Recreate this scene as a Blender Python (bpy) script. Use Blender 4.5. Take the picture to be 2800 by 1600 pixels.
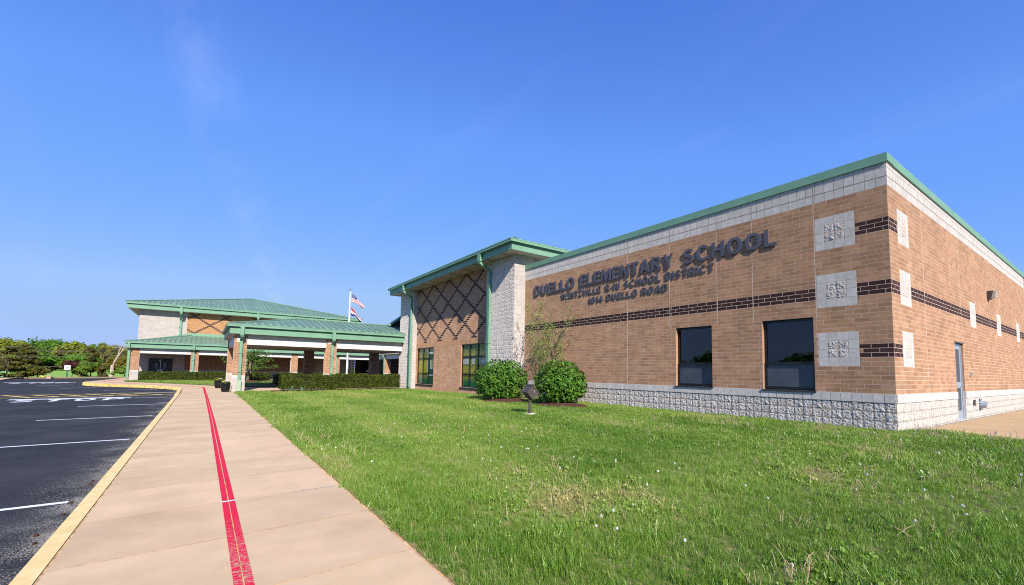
import bpy, bmesh, math, random
import numpy as np
from mathutils import Matrix, Vector, Euler
R = math.radians
rng = np.random.default_rng(7)
random.seed(7)
scene = bpy.context.scene
for o in list(bpy.data.objects):
    bpy.data.objects.remove(o)
COL = scene.collection

# ------------------------------------------------------------------ camera
YAW, PITCH, ROLL, CAMH = .6086, .0724, .0175, 1.57
fw = Vector((math.sin(YAW)*math.cos(PITCH), math.cos(YAW)*math.cos(PITCH), math.sin(PITCH)))
r0 = Vector((math.cos(YAW), -math.sin(YAW), 0)); u0 = r0.cross(fw)
rt = math.cos(ROLL)*r0 + math.sin(ROLL)*u0
up = -math.sin(ROLL)*r0 + math.cos(ROLL)*u0
cd = bpy.data.cameras.new('camera'); cam = bpy.data.objects.new('camera', cd); COL.objects.link(cam)
cam.matrix_world = Matrix(((rt.x, up.x, -fw.x, 0), (rt.y, up.y, -fw.y, 0), (rt.z, up.z, -fw.z, CAMH), (0, 0, 0, 1)))
cd.sensor_fit = 'HORIZONTAL'; cd.sensor_width = 36
cd.lens = 36*1209.18/2800; cd.shift_y = 131/2800
cd.clip_start = .05; cd.clip_end = 3000
scene.camera = cam

# ------------------------------------------------------------------ sky, sun, exposure
SUN = Vector((-.39, -1.451, 1.)).normalized()
world = bpy.data.worlds.new('World'); scene.world = world; world.use_nodes = True
nt = world.node_tree; nt.nodes.clear()
sky = nt.nodes.new('ShaderNodeTexSky'); sky.sky_type = 'NISHITA'; sky.sun_disc = False
sky.sun_elevation = math.asin(SUN.z); sky.sun_rotation = math.atan2(SUN.x, SUN.y)
sky.altitude = 150; sky.air_density = 1.0; sky.dust_density = 0; sky.ozone_density = 4.0
# the photograph's tone for the sky: a per-channel film curve over the whole Nishita sky
sc_ = nt.nodes.new('ShaderNodeSeparateColor'); cc_ = nt.nodes.new('ShaderNodeCombineColor'); nt.links.new(sky.outputs[0], sc_.inputs[0])
for i, stops in enumerate((((0, .03), (.064, .082), (.10, .142), (.16, .19), (.33, .35), (.63, .39), (1, .42)),
                           ((0, .10), (.122, .214), (.19, .345), (.28, .41), (.56, .575), (.85, .56), (1, .56)),
                           ((0, .40), (.243, .745), (.364, .97), (.5, .975), (.835, .99), (.89, .92), (1, .90)))):
    dv = nt.nodes.new('ShaderNodeMath'); dv.operation = 'MULTIPLY'; dv.inputs[1].default_value = .1; nt.links.new(sc_.outputs[i], dv.inputs[0])
    rp_ = nt.nodes.new('ShaderNodeValToRGB'); el = rp_.color_ramp.elements; el[0].position, el[1].position = stops[0][0], stops[-1][0]
    el[0].color = (stops[0][1],)*3+(1,); el[1].color = (stops[-1][1],)*3+(1,)
    for ps, vl in stops[1:-1]: q_ = el.new(ps); q_.color = (vl, vl, vl, 1)
    nt.links.new(dv.outputs[0], rp_.inputs[0])
    ml = nt.nodes.new('ShaderNodeMath'); ml.operation = 'MULTIPLY'; ml.inputs[1].default_value = 6.75; nt.links.new(rp_.outputs[0], ml.inputs[0]); nt.links.new(ml.outputs[0], cc_.inputs[i])
bg = nt.nodes.new('ShaderNodeBackground'); bg.inputs['Strength'].default_value = .1
wo = nt.nodes.new('ShaderNodeOutputWorld')
# thin cirrus streaks high in the sky
tc = nt.nodes.new('ShaderNodeTexCoord')
sp = nt.nodes.new('ShaderNodeSeparateXYZ'); nt.links.new(tc.outputs['Generated'], sp.inputs[0])
ad = nt.nodes.new('ShaderNodeMath'); ad.operation = 'ADD'; ad.inputs[1].default_value = .12; nt.links.new(sp.outputs['Z'], ad.inputs[0])
dx = nt.nodes.new('ShaderNodeMath'); dx.operation = 'DIVIDE'; nt.links.new(sp.outputs['X'], dx.inputs[0]); nt.links.new(ad.outputs[0], dx.inputs[1])
dy = nt.nodes.new('ShaderNodeMath'); dy.operation = 'DIVIDE'; nt.links.new(sp.outputs['Y'], dy.inputs[0]); nt.links.new(ad.outputs[0], dy.inputs[1])
cb = nt.nodes.new('ShaderNodeCombineXYZ'); nt.links.new(dx.outputs[0], cb.inputs[0]); nt.links.new(dy.outputs[0], cb.inputs[1])
mp = nt.nodes.new('ShaderNodeMapping'); mp.inputs['Rotation'].default_value = (0, 0, R(14)); mp.inputs['Scale'].default_value = (1.9, .38, 1)
mp.inputs['Location'].default_value = (.35, .1, 0)
nt.links.new(cb.outputs[0], mp.inputs['Vector'])
cn = nt.nodes.new('ShaderNodeTexNoise'); cn.inputs['Scale'].default_value = 1.6; cn.inputs['Detail'].default_value = 9; cn.inputs['Roughness'].default_value = .62; cn.inputs['Distortion'].default_value = .5
nt.links.new(mp.outputs[0], cn.inputs['Vector'])
cr = nt.nodes.new('ShaderNodeMapRange'); cr.inputs['From Min'].default_value = .52; cr.inputs['From Max'].default_value = .85; cr.inputs['To Max'].default_value = .07
nt.links.new(cn.outputs['Fac'], cr.inputs['Value'])
mx = nt.nodes.new('ShaderNodeMix'); mx.data_type = 'RGBA'; mx.inputs['B'].default_value = (4.6, 5.4, 7.1, 1)
nt.links.new(cc_.outputs[0], mx.inputs['A'])
# one longer streak of cirrus
k1 = nt.nodes.new('ShaderNodeMath'); k1.operation = 'MULTIPLY_ADD'; k1.inputs[1].default_value = -.205; nt.links.new(dy.outputs[0], k1.inputs[0]); nt.links.new(dx.outputs[0], k1.inputs[2])
k2 = nt.nodes.new('ShaderNodeMath'); k2.operation = 'ADD'; k2.inputs[1].default_value = .345; nt.links.new(k1.outputs[0], k2.inputs[0])
k3 = nt.nodes.new('ShaderNodeMath'); k3.operation = 'ABSOLUTE'; nt.links.new(k2.outputs[0], k3.inputs[0])
k4 = nt.nodes.new('ShaderNodeMapRange'); k4.interpolation_type = 'SMOOTHSTEP'; k4.inputs['From Max'].default_value = .13; k4.inputs['To Min'].default_value = 1; k4.inputs['To Max'].default_value = 0; nt.links.new(k3.outputs[0], k4.inputs['Value'])
mp2 = nt.nodes.new('ShaderNodeMapping'); mp2.inputs['Rotation'].default_value = (0, 0, R(-28)); mp2.inputs['Scale'].default_value = (5, 1.6, 1); nt.links.new(cb.outputs[0], mp2.inputs['Vector'])
cn2 = nt.nodes.new('ShaderNodeTexNoise'); cn2.inputs['Scale'].default_value = 1.5; cn2.inputs['Detail'].default_value = 9; cn2.inputs['Roughness'].default_value = .65; cn2.inputs['Distortion'].default_value = .7; nt.links.new(mp2.outputs[0], cn2.inputs['Vector'])
k5 = nt.nodes.new('ShaderNodeMapRange'); k5.inputs['From Min'].default_value = .38; k5.inputs['From Max'].default_value = .75; k5.inputs['To Max'].default_value = .15; nt.links.new(cn2.outputs['Fac'], k5.inputs['Value'])
k6 = nt.nodes.new('ShaderNodeMath'); k6.operation = 'MULTIPLY'; nt.links.new(k4.outputs[0], k6.inputs[0]); nt.links.new(k5.outputs[0], k6.inputs[1])
k7 = nt.nodes.new('ShaderNodeMath'); k7.operation = 'MAXIMUM'; nt.links.new(k6.outputs[0], k7.inputs[0]); nt.links.new(cr.outputs[0], k7.inputs[1])
nt.links.new(k7.outputs[0], mx.inputs['Factor'])
nt.links.new(mx.outputs['Result'], bg.inputs['Color']); nt.links.new(bg.outputs[0], wo.inputs['Surface'])
sl = bpy.data.lights.new('sun', 'SUN'); sl.energy = 4.5; sl.angle = R(.55); sl.color = (1, .925, .80)
so = bpy.data.objects.new('sun', sl); COL.objects.link(so)
so.rotation_euler = (-SUN).to_track_quat('-Z', 'Y').to_euler()
so.location = (-6, -20, 25)
vs = scene.view_settings; vs.view_transform = 'Standard'; vs.look = 'None'; vs.exposure = .58; vs.gamma = 1
vs.use_curve_mapping = False
scene.cycles.max_bounces = 6; scene.cycles.transparent_max_bounces = 6
scene.cycles.use_denoising = False
scene.cycles.pixel_filter_type = 'BLACKMAN_HARRIS'; scene.cycles.filter_width = 1.05

# ------------------------------------------------------------------ heights of the ground
def sm(a, b, x):
    t = min(1., max(0., (x-a)/(b-a))); return t*t*(3-2*t)
def zs(X, Y):                       # pavement
    return .0055*Y + .012*(X-.3)*(1-.75*sm(28, 50, Y))
def zp(X, Y):                       # car park
    return .0055*Y + .012*(X-.3) - .15
def zl(X, Y):                       # lawn, rising to the building
    return zs(X, Y) + max(0., .46-.0085*max(0, Y-14)-zs(12.3, Y))*sm(1.6, 12, X)

# ------------------------------------------------------------------ materials
MATS = {}
def mat(name, c1, c2=None, scale=6., rough=.8, bump=0., bscale=60., island=0., spec=.3, detail=4., metal=0., stretch=(1, 1, 1), contrast=(.35, .65), bdist=.01, macro=0., mscale=.5):
    m = bpy.data.materials.new(name); m.use_nodes = True; n = m.node_tree.nodes; l = m.node_tree.links
    p = n['Principled BSDF']; p.inputs['Roughness'].default_value = rough; p.inputs['Metallic'].default_value = metal
    p.inputs['Specular IOR Level'].default_value = spec
    if rough >= .84: p.inputs['Diffuse Roughness'].default_value = 1.
    geo = n.new('ShaderNodeNewGeometry')
    mpg = n.new('ShaderNodeMapping'); mpg.inputs['Scale'].default_value = stretch; l.new(geo.outputs['Position'], mpg.inputs['Vector'])
    m['_'] = 0
    if c2 is None:
        p.inputs['Base Color'].default_value = (*c1, 1); out = None
    else:
        ns = n.new('ShaderNodeTexNoise'); ns.inputs['Scale'].default_value = scale; ns.inputs['Detail'].default_value = detail; ns.inputs['Roughness'].default_value = .6
        l.new(mpg.outputs[0], ns.inputs['Vector'])
        mr = n.new('ShaderNodeMapRange'); mr.inputs['From Min'].default_value = contrast[0]; mr.inputs['From Max'].default_value = contrast[1]
        l.new(ns.outputs['Fac'], mr.inputs['Value'])
        mx = n.new('ShaderNodeMix'); mx.data_type = 'RGBA'; mx.inputs['A'].default_value = (*c1, 1); mx.inputs['B'].default_value = (*c2, 1)
        l.new(mr.outputs[0], mx.inputs['Factor']); out = mx.outputs['Result']
    if island:
        oi = n.new('ShaderNodeObjectInfo')
        a = n.new('ShaderNodeMath'); a.operation = 'ADD'; l.new(geo.outputs['Random Per Island'], a.inputs[0]); l.new(oi.outputs['Random'], a.inputs[1])
        f = n.new('ShaderNodeMath'); f.operation = 'FRACT'; l.new(a.outputs[0], f.inputs[0])
        vr = n.new('ShaderNodeMapRange'); vr.inputs['To Min'].default_value = 1-island; vr.inputs['To Max'].default_value = 1+island; l.new(f.outputs[0], vr.inputs['Value'])
        f2 = n.new('ShaderNodeMath'); f2.operation = 'MULTIPLY'; f2.inputs[1].default_value = 7.31; l.new(f.outputs[0], f2.inputs[0])
        f3 = n.new('ShaderNodeMath'); f3.operation = 'FRACT'; l.new(f2.outputs[0], f3.inputs[0])
        hr = n.new('ShaderNodeMapRange'); hr.inputs['To Min'].default_value = .5-island*.035; hr.inputs['To Max'].default_value = .5+island*.035; l.new(f3.outputs[0], hr.inputs['Value'])
        h = n.new('ShaderNodeHueSaturation'); l.new(vr.outputs[0], h.inputs['Value']); l.new(hr.outputs[0], h.inputs['Hue'])
        if out is None: h.inputs['Color'].default_value = (*c1, 1)
        else: l.new(out, h.inputs['Color'])
        out = h.outputs[0]
    if macro and out is not None:
        mn = n.new('ShaderNodeTexNoise'); mn.inputs['Scale'].default_value = mscale; mn.inputs['Detail'].default_value = 6; mn.inputs['Roughness'].default_value = .65; l.new(geo.outputs['Position'], mn.inputs['Vector'])
        mv = n.new('ShaderNodeMapRange'); mv.inputs['From Min'].default_value = .3; mv.inputs['From Max'].default_value = .7; mv.inputs['To Min'].default_value = 1-macro; mv.inputs['To Max'].default_value = 1+macro; l.new(mn.outputs['Fac'], mv.inputs['Value'])
        mh = n.new('ShaderNodeHueSaturation'); l.new(mv.outputs[0], mh.inputs['Value']); l.new(out, mh.inputs['Color']); out = mh.outputs[0]
    if out is not None: l.new(out, p.inputs['Base Color'])
    if bump:
        b = n.new('ShaderNodeBump'); b.inputs['Strength'].default_value = bump; b.inputs['Distance'].default_value = bdist
        bn = n.new('ShaderNodeTexNoise'); bn.inputs['Scale'].default_value = bscale; bn.inputs['Detail'].default_value = 6; l.new(mpg.outputs[0], bn.inputs['Vector'])
        l.new(bn.outputs['Fac'], b.inputs['Height']); l.new(b.outputs[0], p.inputs['Normal'])
    MATS[name] = m
    return m
def leafmat(name, c1, c2, island=.35, trans=.35, scale=1.5, rough=.5):
    m = mat(name, c1, c2, scale=scale, rough=rough, island=island, spec=.15)
    n = m.node_tree.nodes; l = m.node_tree.links; p = n['Principled BSDF']; out = n['Material Output']
    t = n.new('ShaderNodeBsdfTranslucent'); ms = n.new('ShaderNodeMixShader'); ms.inputs[0].default_value = trans
    src = p.inputs['Base Color'].links[0].from_socket
    hs_ = n.new('ShaderNodeHueSaturation'); hs_.inputs['Hue'].default_value = .485; hs_.inputs['Value'].default_value = 1.35; l.new(src, hs_.inputs['Color']); l.new(hs_.outputs[0], t.inputs['Color'])
    l.new(p.outputs[0], ms.inputs[1]); l.new(t.outputs[0], ms.inputs[2]); l.new(ms.outputs[0], out.inputs['Surface'])
    return m

BRICK = mat('tan_brick', (.392, .214, .118), (.472, .270, .158), scale=3, rough=.9, island=.15, macro=.10, mscale=.7, bump=.25, bscale=140, bdist=.004)
BRICKG = mat('orange_brick', (.46, .235, .088), (.54, .29, .12), scale=3, rough=.9, island=.08)
DARKB = mat('dark_brick', (.040, .017, .015), (.062, .026, .023), scale=5, rough=.8, island=.2, spec=.2)
MORTAR = mat('mortar', (.57, .44, .35), (.67, .53, .43), scale=4, rough=.95)
CMU = mat('smooth_block', (.54, .505, .48), (.64, .60, .575), scale=9, rough=.95, island=.07, bump=.3, bscale=120, bdist=.004)
SPLIT = mat('split_face_block', (.56, .51, .47), (.70, .645, .60), scale=25, rough=.95, island=.08, bump=.9, bscale=55, bdist=.02)
CMUJ = mat('block_joint', (.46, .41, .36), (.53, .48, .42), scale=5, rough=.95)
CMUW = mat('pale_block', (.50, .455, .43), (.58, .53, .505), scale=7, rough=.95, island=.05, bump=.3, bscale=90, bdist=.005)
GREEN = mat('green_metal', (.155, .308, .205), (.188, .348, .236), scale=1.6, rough=.5, spec=.35, macro=.05)
GREEND = mat('green_roof_metal', (.130, .225, .160), (.165, .265, .19), scale=.8, rough=.5, spec=.35, island=.07, macro=.07)
SOFFIT = mat('soffit_metal', (.50, .46, .39), (.55, .51, .44), scale=2, rough=.6)
PANELW = mat('white_panel', (.66, .64, .63), (.71, .69, .68), scale=1.5, rough=.7)
FRAME = mat('black_aluminium', (.010, .010, .012), rough=.35, spec=.5)
GLASS = mat('dark_glass', (.006, .009, .014), rough=.03, spec=.7)
THIN = bpy.data.materials.new('thin_glass'); THIN.use_nodes = True
_n = THIN.node_tree.nodes; _l = THIN.node_tree.links; _n.remove(_n['Principled BSDF'])
_t = _n.new('ShaderNodeBsdfTransparent'); _t.inputs[0].default_value = (.42, .46, .52, 1); _g = _n.new('ShaderNodeBsdfGlossy'); _g.inputs['Roughness'].default_value = .015
_f = _n.new('ShaderNodeFresnel'); _f.inputs['IOR'].default_value = 1.55; _ms = _n.new('ShaderNodeMixShader'); _l.new(_f.outputs[0], _ms.inputs[0]); _l.new(_t.outputs[0], _ms.inputs[1]); _l.new(_g.outputs[0], _ms.inputs[2]); _l.new(_ms.outputs[0], _n['Material Output'].inputs['Surface'])
_b = _n.new('ShaderNodeBump'); _b.inputs['Strength'].default_value = .12; _b.inputs['Distance'].default_value = .01; _q = _n.new('ShaderNodeTexNoise'); _q.inputs['Scale'].default_value = 1.6; _l.new(_q.outputs['Fac'], _b.inputs['Height']); _l.new(_b.outputs[0], _g.inputs['Normal'])
SCREEN = mat('window_screen', (.050, .060, .082), (.075, .088, .112), scale=1.5, rough=.12, spec=.55)
SILL = mat('dark_sill_metal', (.035, .036, .042), rough=.4, spec=.5)
LETTER = mat('slate_letter_metal', (.085, .080, .105), (.098, .092, .118), scale=2, rough=.5, spec=.45)
CONC = mat('concrete', (.306, .224, .152), (.385, .290, .205), scale=1.2, stretch=(.8, 1.2, 1), contrast=(.28, .74), rough=.95, island=.05, macro=.08, mscale=1.3, bump=.25, bscale=160, bdist=.003, detail=8)
CONC2 = mat('apron_concrete', (.40, .27, .145), (.46, .32, .18), scale=.9, rough=.95, bump=.2, bscale=120, bdist=.003, detail=8)
JOINT = mat('slab_joint', (.50, .31, .15), (.22, .14, .08), scale=12, rough=.95)
SOIL = mat('soil', (.085, .055, .032), (.21, .145, .085), scale=22, rough=1, bump=.8, bscale=90)
MULCH = mat('mulch', (.035, .014, .010), (.11, .045, .03), scale=45, rough=1, bump=1, bscale=70, bdist=.03)
DOORG = mat('grey_door_paint', (.040, .042, .05), (.046, .048, .056), scale=2, rough=.45)
ALU = mat('aluminium', (.40, .46, .54), (.47, .53, .60), scale=6, rough=.35, spec=.5, metal=.35)
BRONZE = mat('bronze_paint', (.07, .055, .045), (.09, .072, .06), scale=8, rough=.5, spec=.4)
LENS = mat('lamp_lens', (.45, .42, .34), rough=.2, spec=.5)
POT = mat('black_plastic', (.010, .010, .012), (.016, .016, .018), scale=10, rough=.42, spec=.4)
POLE = mat('white_pole', (.72, .74, .78), rough=.35)
GOLD = mat('gold_ball', (.55, .42, .20), rough=.3, metal=.6)
RED = mat('flag_red', (.55, .02, .04), rough=.8); WHITE = mat('flag_white', (.78, .77, .76), rough=.8); BLUE = mat('flag_blue', (.03, .035, .16), rough=.8)
SIGNW = mat('sign_white', (.75, .76, .80), rough=.4)
GPOST = mat('green_post', (.02, .12, .075), rough=.5)
RAILM = mat('pale_green_rail', (.30, .62, .52), rough=.4)
LINEW = mat('white_road_paint', (.50, .52, .56), (.80, .81, .84), scale=22, rough=.8, detail=8, contrast=(.3, .5))
LINEY = mat('yellow_road_paint', (.60, .43, .13), (.72, .54, .20), scale=10, rough=.85)
BARK = mat('bark', (.11, .085, .065), (.20, .16, .13), scale=12, rough=1, bump=.7, bscale=30)
DEADW = mat('bleached_wood', (.42, .33, .27), (.62, .53, .46), scale=6, rough=.9)
WIRE = mat('wire', (.20, .15, .14), rough=.6)
TAN = mat('stub_concrete', (.60, .45, .30), rough=.9)
YELLOW = mat('yellow_marker', (.75, .62, .06), rough=.6)
GUARD = mat('snow_guard', (.30, .31, .17), rough=.5)
GRN_DK = mat('banner_green', (.008, .085, .045), rough=.25, spec=.5)
GRN_YL = mat('banner_yellow', (.42, .36, .035), rough=.25, spec=.5)
BAN_W = mat('banner_white', (.62, .64, .62), rough=.25, spec=.5)
BAN_G = mat('banner_grey', (.20, .20, .22), rough=.25, spec=.5)
INTER = mat('interior_dark', (.012, .012, .014), rough=.6)
CEIL = mat('walk_ceiling', (.42, .37, .31), rough=.85)

def asphalt_material():
    m = mat('asphalt', (.016, .0175, .023), (.030, .032, .040), scale=.55, rough=.9, bump=.7, bscale=170, spec=.12, detail=7, bdist=.006)
    n = m.node_tree.nodes; l = m.node_tree.links; p = n['Principled BSDF']
    src = p.inputs['Base Color'].links[0].from_socket
    geo = n.new('ShaderNodeNewGeometry'); s = n.new('ShaderNodeSeparateXYZ'); l.new(geo.outputs['Position'], s.inputs[0])
    # worn, gravelly strip along the kerb
    ed = n.new('ShaderNodeMapRange'); ed.inputs['From Min'].default_value = -2.0; ed.inputs['From Max'].default_value = -1.15; l.new(s.outputs['X'], ed.inputs['Value'])
    n1 = n.new('ShaderNodeTexNoise'); n1.inputs['Scale'].default_value = 1.3; n1.inputs['Detail'].default_value = 3; l.new(geo.outputs['Position'], n1.inputs['Vector'])
    a1 = n.new('ShaderNodeMath'); a1.operation = 'MULTIPLY_ADD'; a1.inputs[1].default_value = 1.3; a1.inputs[2].default_value = -.30; l.new(n1.outputs['Fac'], a1.inputs[0])
    a2 = n.new('ShaderNodeMath'); a2.operation = 'MULTIPLY'; l.new(ed.outputs[0], a2.inputs[0]); l.new(a1.outputs[0], a2.inputs[1])
    sp_ = n.new('ShaderNodeTexNoise'); sp_.inputs['Scale'].default_value = 75; sp_.inputs['Detail'].default_value = 3; l.new(geo.outputs['Position'], sp_.inputs['Vector'])
    # threshold falls where the strip is worn
    th = n.new('ShaderNodeMath'); th.operation = 'MULTIPLY_ADD'; th.inputs[1].default_value = .44; l.new(a2.outputs[0], th.inputs[0]); l.new(sp_.outputs['Fac'], th.inputs[2])
    mr = n.new('ShaderNodeMapRange'); mr.inputs['From Min'].default_value = .66; mr.inputs['From Max'].default_value = .80; l.new(th.outputs[0], mr.inputs['Value'])
    mx = n.new('ShaderNodeMix'); mx.data_type = 'RGBA'; mx.inputs['B'].default_value = (.22, .21, .20, 1)
    l.new(src, mx.inputs['A']); l.new(mr.outputs[0], mx.inputs['Factor'])
    # long pale scuffs
    mp_ = n.new('ShaderNodeMapping'); mp_.inputs['Scale'].default_value = (.35, 2.2, 1); l.new(geo.outputs['Position'], mp_.inputs['Vector'])
    sc = n.new('ShaderNodeTexNoise'); sc.inputs['Scale'].default_value = 1.1; sc.inputs['Detail'].default_value = 8; sc.inputs['Roughness'].default_value = .7; l.new(mp_.outputs[0], sc.inputs['Vector'])
    m2 = n.new('ShaderNodeMapRange'); m2.inputs['From Min'].default_value = .56; m2.inputs['From Max'].default_value = .78; m2.inputs['To Max'].default_value = .55; l.new(sc.outputs['Fac'], m2.inputs['Value'])
    mx2 = n.new('ShaderNodeMix'); mx2.data_type = 'RGBA'; mx2.inputs['B'].default_value = (.055, .055, .06, 1); l.new(mx.outputs['Result'], mx2.inputs['A']); l.new(m2.outputs[0], mx2.inputs['Factor'])
    l.new(mx2.outputs['Result'], p.inputs['Base Color'])
    return m
ASPH = asphalt_material()

def worn_paint(name, col, under, y_worn, amount):
    """paint scraped back to the concrete, most of all nearest the end of the stripe"""
    m = mat(name, col, tuple(v*.9 for v in col), scale=8, rough=.7)
    n = m.node_tree.nodes; l = m.node_tree.links; p = n['Principled BSDF']; src = p.inputs['Base Color'].links[0].from_socket
    geo = n.new('ShaderNodeNewGeometry'); s = n.new('ShaderNodeSeparateXYZ'); l.new(geo.outputs['Position'], s.inputs[0])
    mp_ = n.new('ShaderNodeMapping'); mp_.inputs['Scale'].default_value = (1, 3.0, 1); mp_.inputs['Rotation'].default_value = (0, 0, R(18)); l.new(geo.outputs['Position'], mp_.inputs['Vector'])
    nz = n.new('ShaderNodeTexNoise'); nz.inputs['Scale'].default_value = 26; nz.inputs['Detail'].default_value = 5; nz.inputs['Roughness'].default_value = .7; l.new(mp_.outputs[0], nz.inputs['Vector'])
    ed = n.new('ShaderNodeMapRange'); ed.inputs['From Min'].default_value = y_worn; ed.inputs['From Max'].default_value = y_worn-1.6; ed.inputs['To Min'].default_value = 0; ed.inputs['To Max'].default_value = amount; l.new(s.outputs['Y'], ed.inputs['Value'])
    a = n.new('ShaderNodeMath'); a.operation = 'ADD'; l.new(nz.outputs['Fac'], a.inputs[0]); l.new(ed.outputs[0], a.inputs[1])
    mr = n.new('ShaderNodeMapRange'); mr.inputs['From Min'].default_value = .66; mr.inputs['From Max'].default_value = .70; l.new(a.outputs[0], mr.inputs['Value'])
    mx = n.new('ShaderNodeMix'); mx.data_type = 'RGBA'; mx.inputs['B'].default_value = (*under, 1); l.new(src, mx.inputs['A']); l.new(mr.outputs[0], mx.inputs['Factor'])
    l.new(mx.outputs['Result'], p.inputs['Base Color'])
    return m
REDP = worn_paint('red_stripe_paint', (.72, .012, .045), (.45, .33, .23), 6.0, .14)
KERBY = mat('yellow_kerb_paint', (.72, .52, .21), (.82, .63, .30), scale=5, rough=.8, detail=7)
KERBW = mat('worn_yellow_kerb', (.68, .48, .14), (.26, .21, .12), scale=3.2, rough=.85, detail=8, contrast=(.42, .66), stretch=(1, 1, 2))

# ------------------------------------------------------------------ mesh helpers
class MB:
    def __init__(s): s.v = []; s.f = []; s.m = []
    def face(s, pts, mi=0):
        b = len(s.v); s.v += [tuple(p) for p in pts]; s.f.append(tuple(range(b, b+len(pts)))); s.m.append(mi); return s
    def box(s, x0, x1, y0, y1, z0, z1, mi=0):
        b = len(s.v)
        s.v += [(x0, y0, z0), (x1, y0, z0), (x1, y1, z0), (x0, y1, z0), (x0, y0, z1), (x1, y0, z1), (x1, y1, z1), (x0, y1, z1)]
        for q in ((0, 3, 2, 1), (4, 5, 6, 7), (0, 1, 5, 4), (1, 2, 6, 5), (2, 3, 7, 6), (3, 0, 4, 7)):
            s.f.append(tuple(b+i for i in q)); s.m.append(mi)
        return s
    def hexa(s, bot, top, mi=0):
        n = len(bot); b = len(s.v); s.v += [tuple(p) for p in bot] + [tuple(p) for p in top]
        s.f.append(tuple(b+i for i in reversed(range(n)))); s.f.append(tuple(b+n+i for i in range(n))); s.m += [mi, mi]
        for i in range(n):
            j = (i+1) % n; s.f.append((b+i, b+j, b+n+j, b+n+i)); s.m.append(mi)
        return s
    def tube(s, pts, rad, n=8, mi=0, cap=True):
        pts = [Vector(p) for p in pts]; rads = rad if hasattr(rad, '__len__') else [rad]*len(pts); rings = []
        for i, p in enumerate(pts):
            d = (pts[min(i+1, len(pts)-1)] - pts[max(i-1, 0)]).normalized()
            a = d.cross(Vector((0, 0, 1)) if abs(d.z) < .9 else Vector((1, 0, 0))).normalized(); c = d.cross(a)
            b = len(s.v); rings.append(b)
            for k in range(n):
                t = 2*math.pi*k/n; s.v.append(tuple(p + rads[i]*(math.cos(t)*a + math.sin(t)*c)))
        for i in range(len(pts)-1):
            for k in range(n):
                k2 = (k+1) % n; s.f.append((rings[i]+k, rings[i]+k2, rings[i+1]+k2, rings[i+1]+k)); s.m.append(mi)
        if cap:
            s.f.append(tuple(rings[0]+k for k in reversed(range(n)))); s.f.append(tuple(rings[-1]+k for k in range(n))); s.m += [mi, mi]
        return s
    def lathe(s, prof, c=(0, 0, 0), n=20, mi=0):
        b0 = len(s.v)
        for r, z in prof:
            for k in range(n):
                t = 2*math.pi*k/n; s.v.append((c[0]+r*math.cos(t), c[1]+r*math.sin(t), c[2]+z))
        for i in range(len(prof)-1):
            for k in range(n):
                k2 = (k+1) % n; s.f.append((b0+i*n+k, b0+i*n+k2, b0+(i+1)*n+k2, b0+(i+1)*n+k)); s.m.append(mi)
        s.f.append(tuple(b0+k for k in reversed(range(n)))); s.f.append(tuple(b0+(len(prof)-1)*n+k for k in range(n))); s.m += [mi, mi]
        return s
    def mesh(s, name, mats):
        me = bpy.data.meshes.new(name); me.from_pydata(s.v, [], s.f)
        for m in (mats if isinstance(mats, (list, tuple)) else [mats]): me.materials.append(m)
        if any(s.m): me.polygons.foreach_set('material_index', s.m)
        me.update(); return me
    def build(s, name, mats, parent=None, smooth=False, **kw):
        me = s.mesh(name, mats)
        if smooth: me.shade_smooth()
        return add(name, me, parent, **kw)

def add(name, me, parent=None, loc=None, rot=None, scl=None, label=None, cat=None, group=None, kind=None):
    o = bpy.data.objects.new(name, me); COL.objects.link(o)
    if loc is not None: o.location = loc
    if rot is not None: o.rotation_euler = rot
    if scl is not None: o.scale = scl
    WM[o.name] = Matrix.LocRotScale(Vector(loc or (0, 0, 0)), Euler(rot or (0, 0, 0)), Vector(scl or (1, 1, 1)))
    if parent is not None:
        o.parent = parent; o.matrix_parent_inverse = WM[parent.name].inverted()
    tag(o, label, cat, group, kind)
    return o
WM = {}
def tag(o, label=None, cat=None, group=None, kind=None):
    if label: o['label'] = label
    if cat: o['category'] = cat
    if group: o['group'] = group
    if kind: o['kind'] = kind
    return o
def thing(name, loc, label, cat, group=None):
    return add(name, None, None, loc=loc, label=label, cat=cat, group=group)

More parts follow.
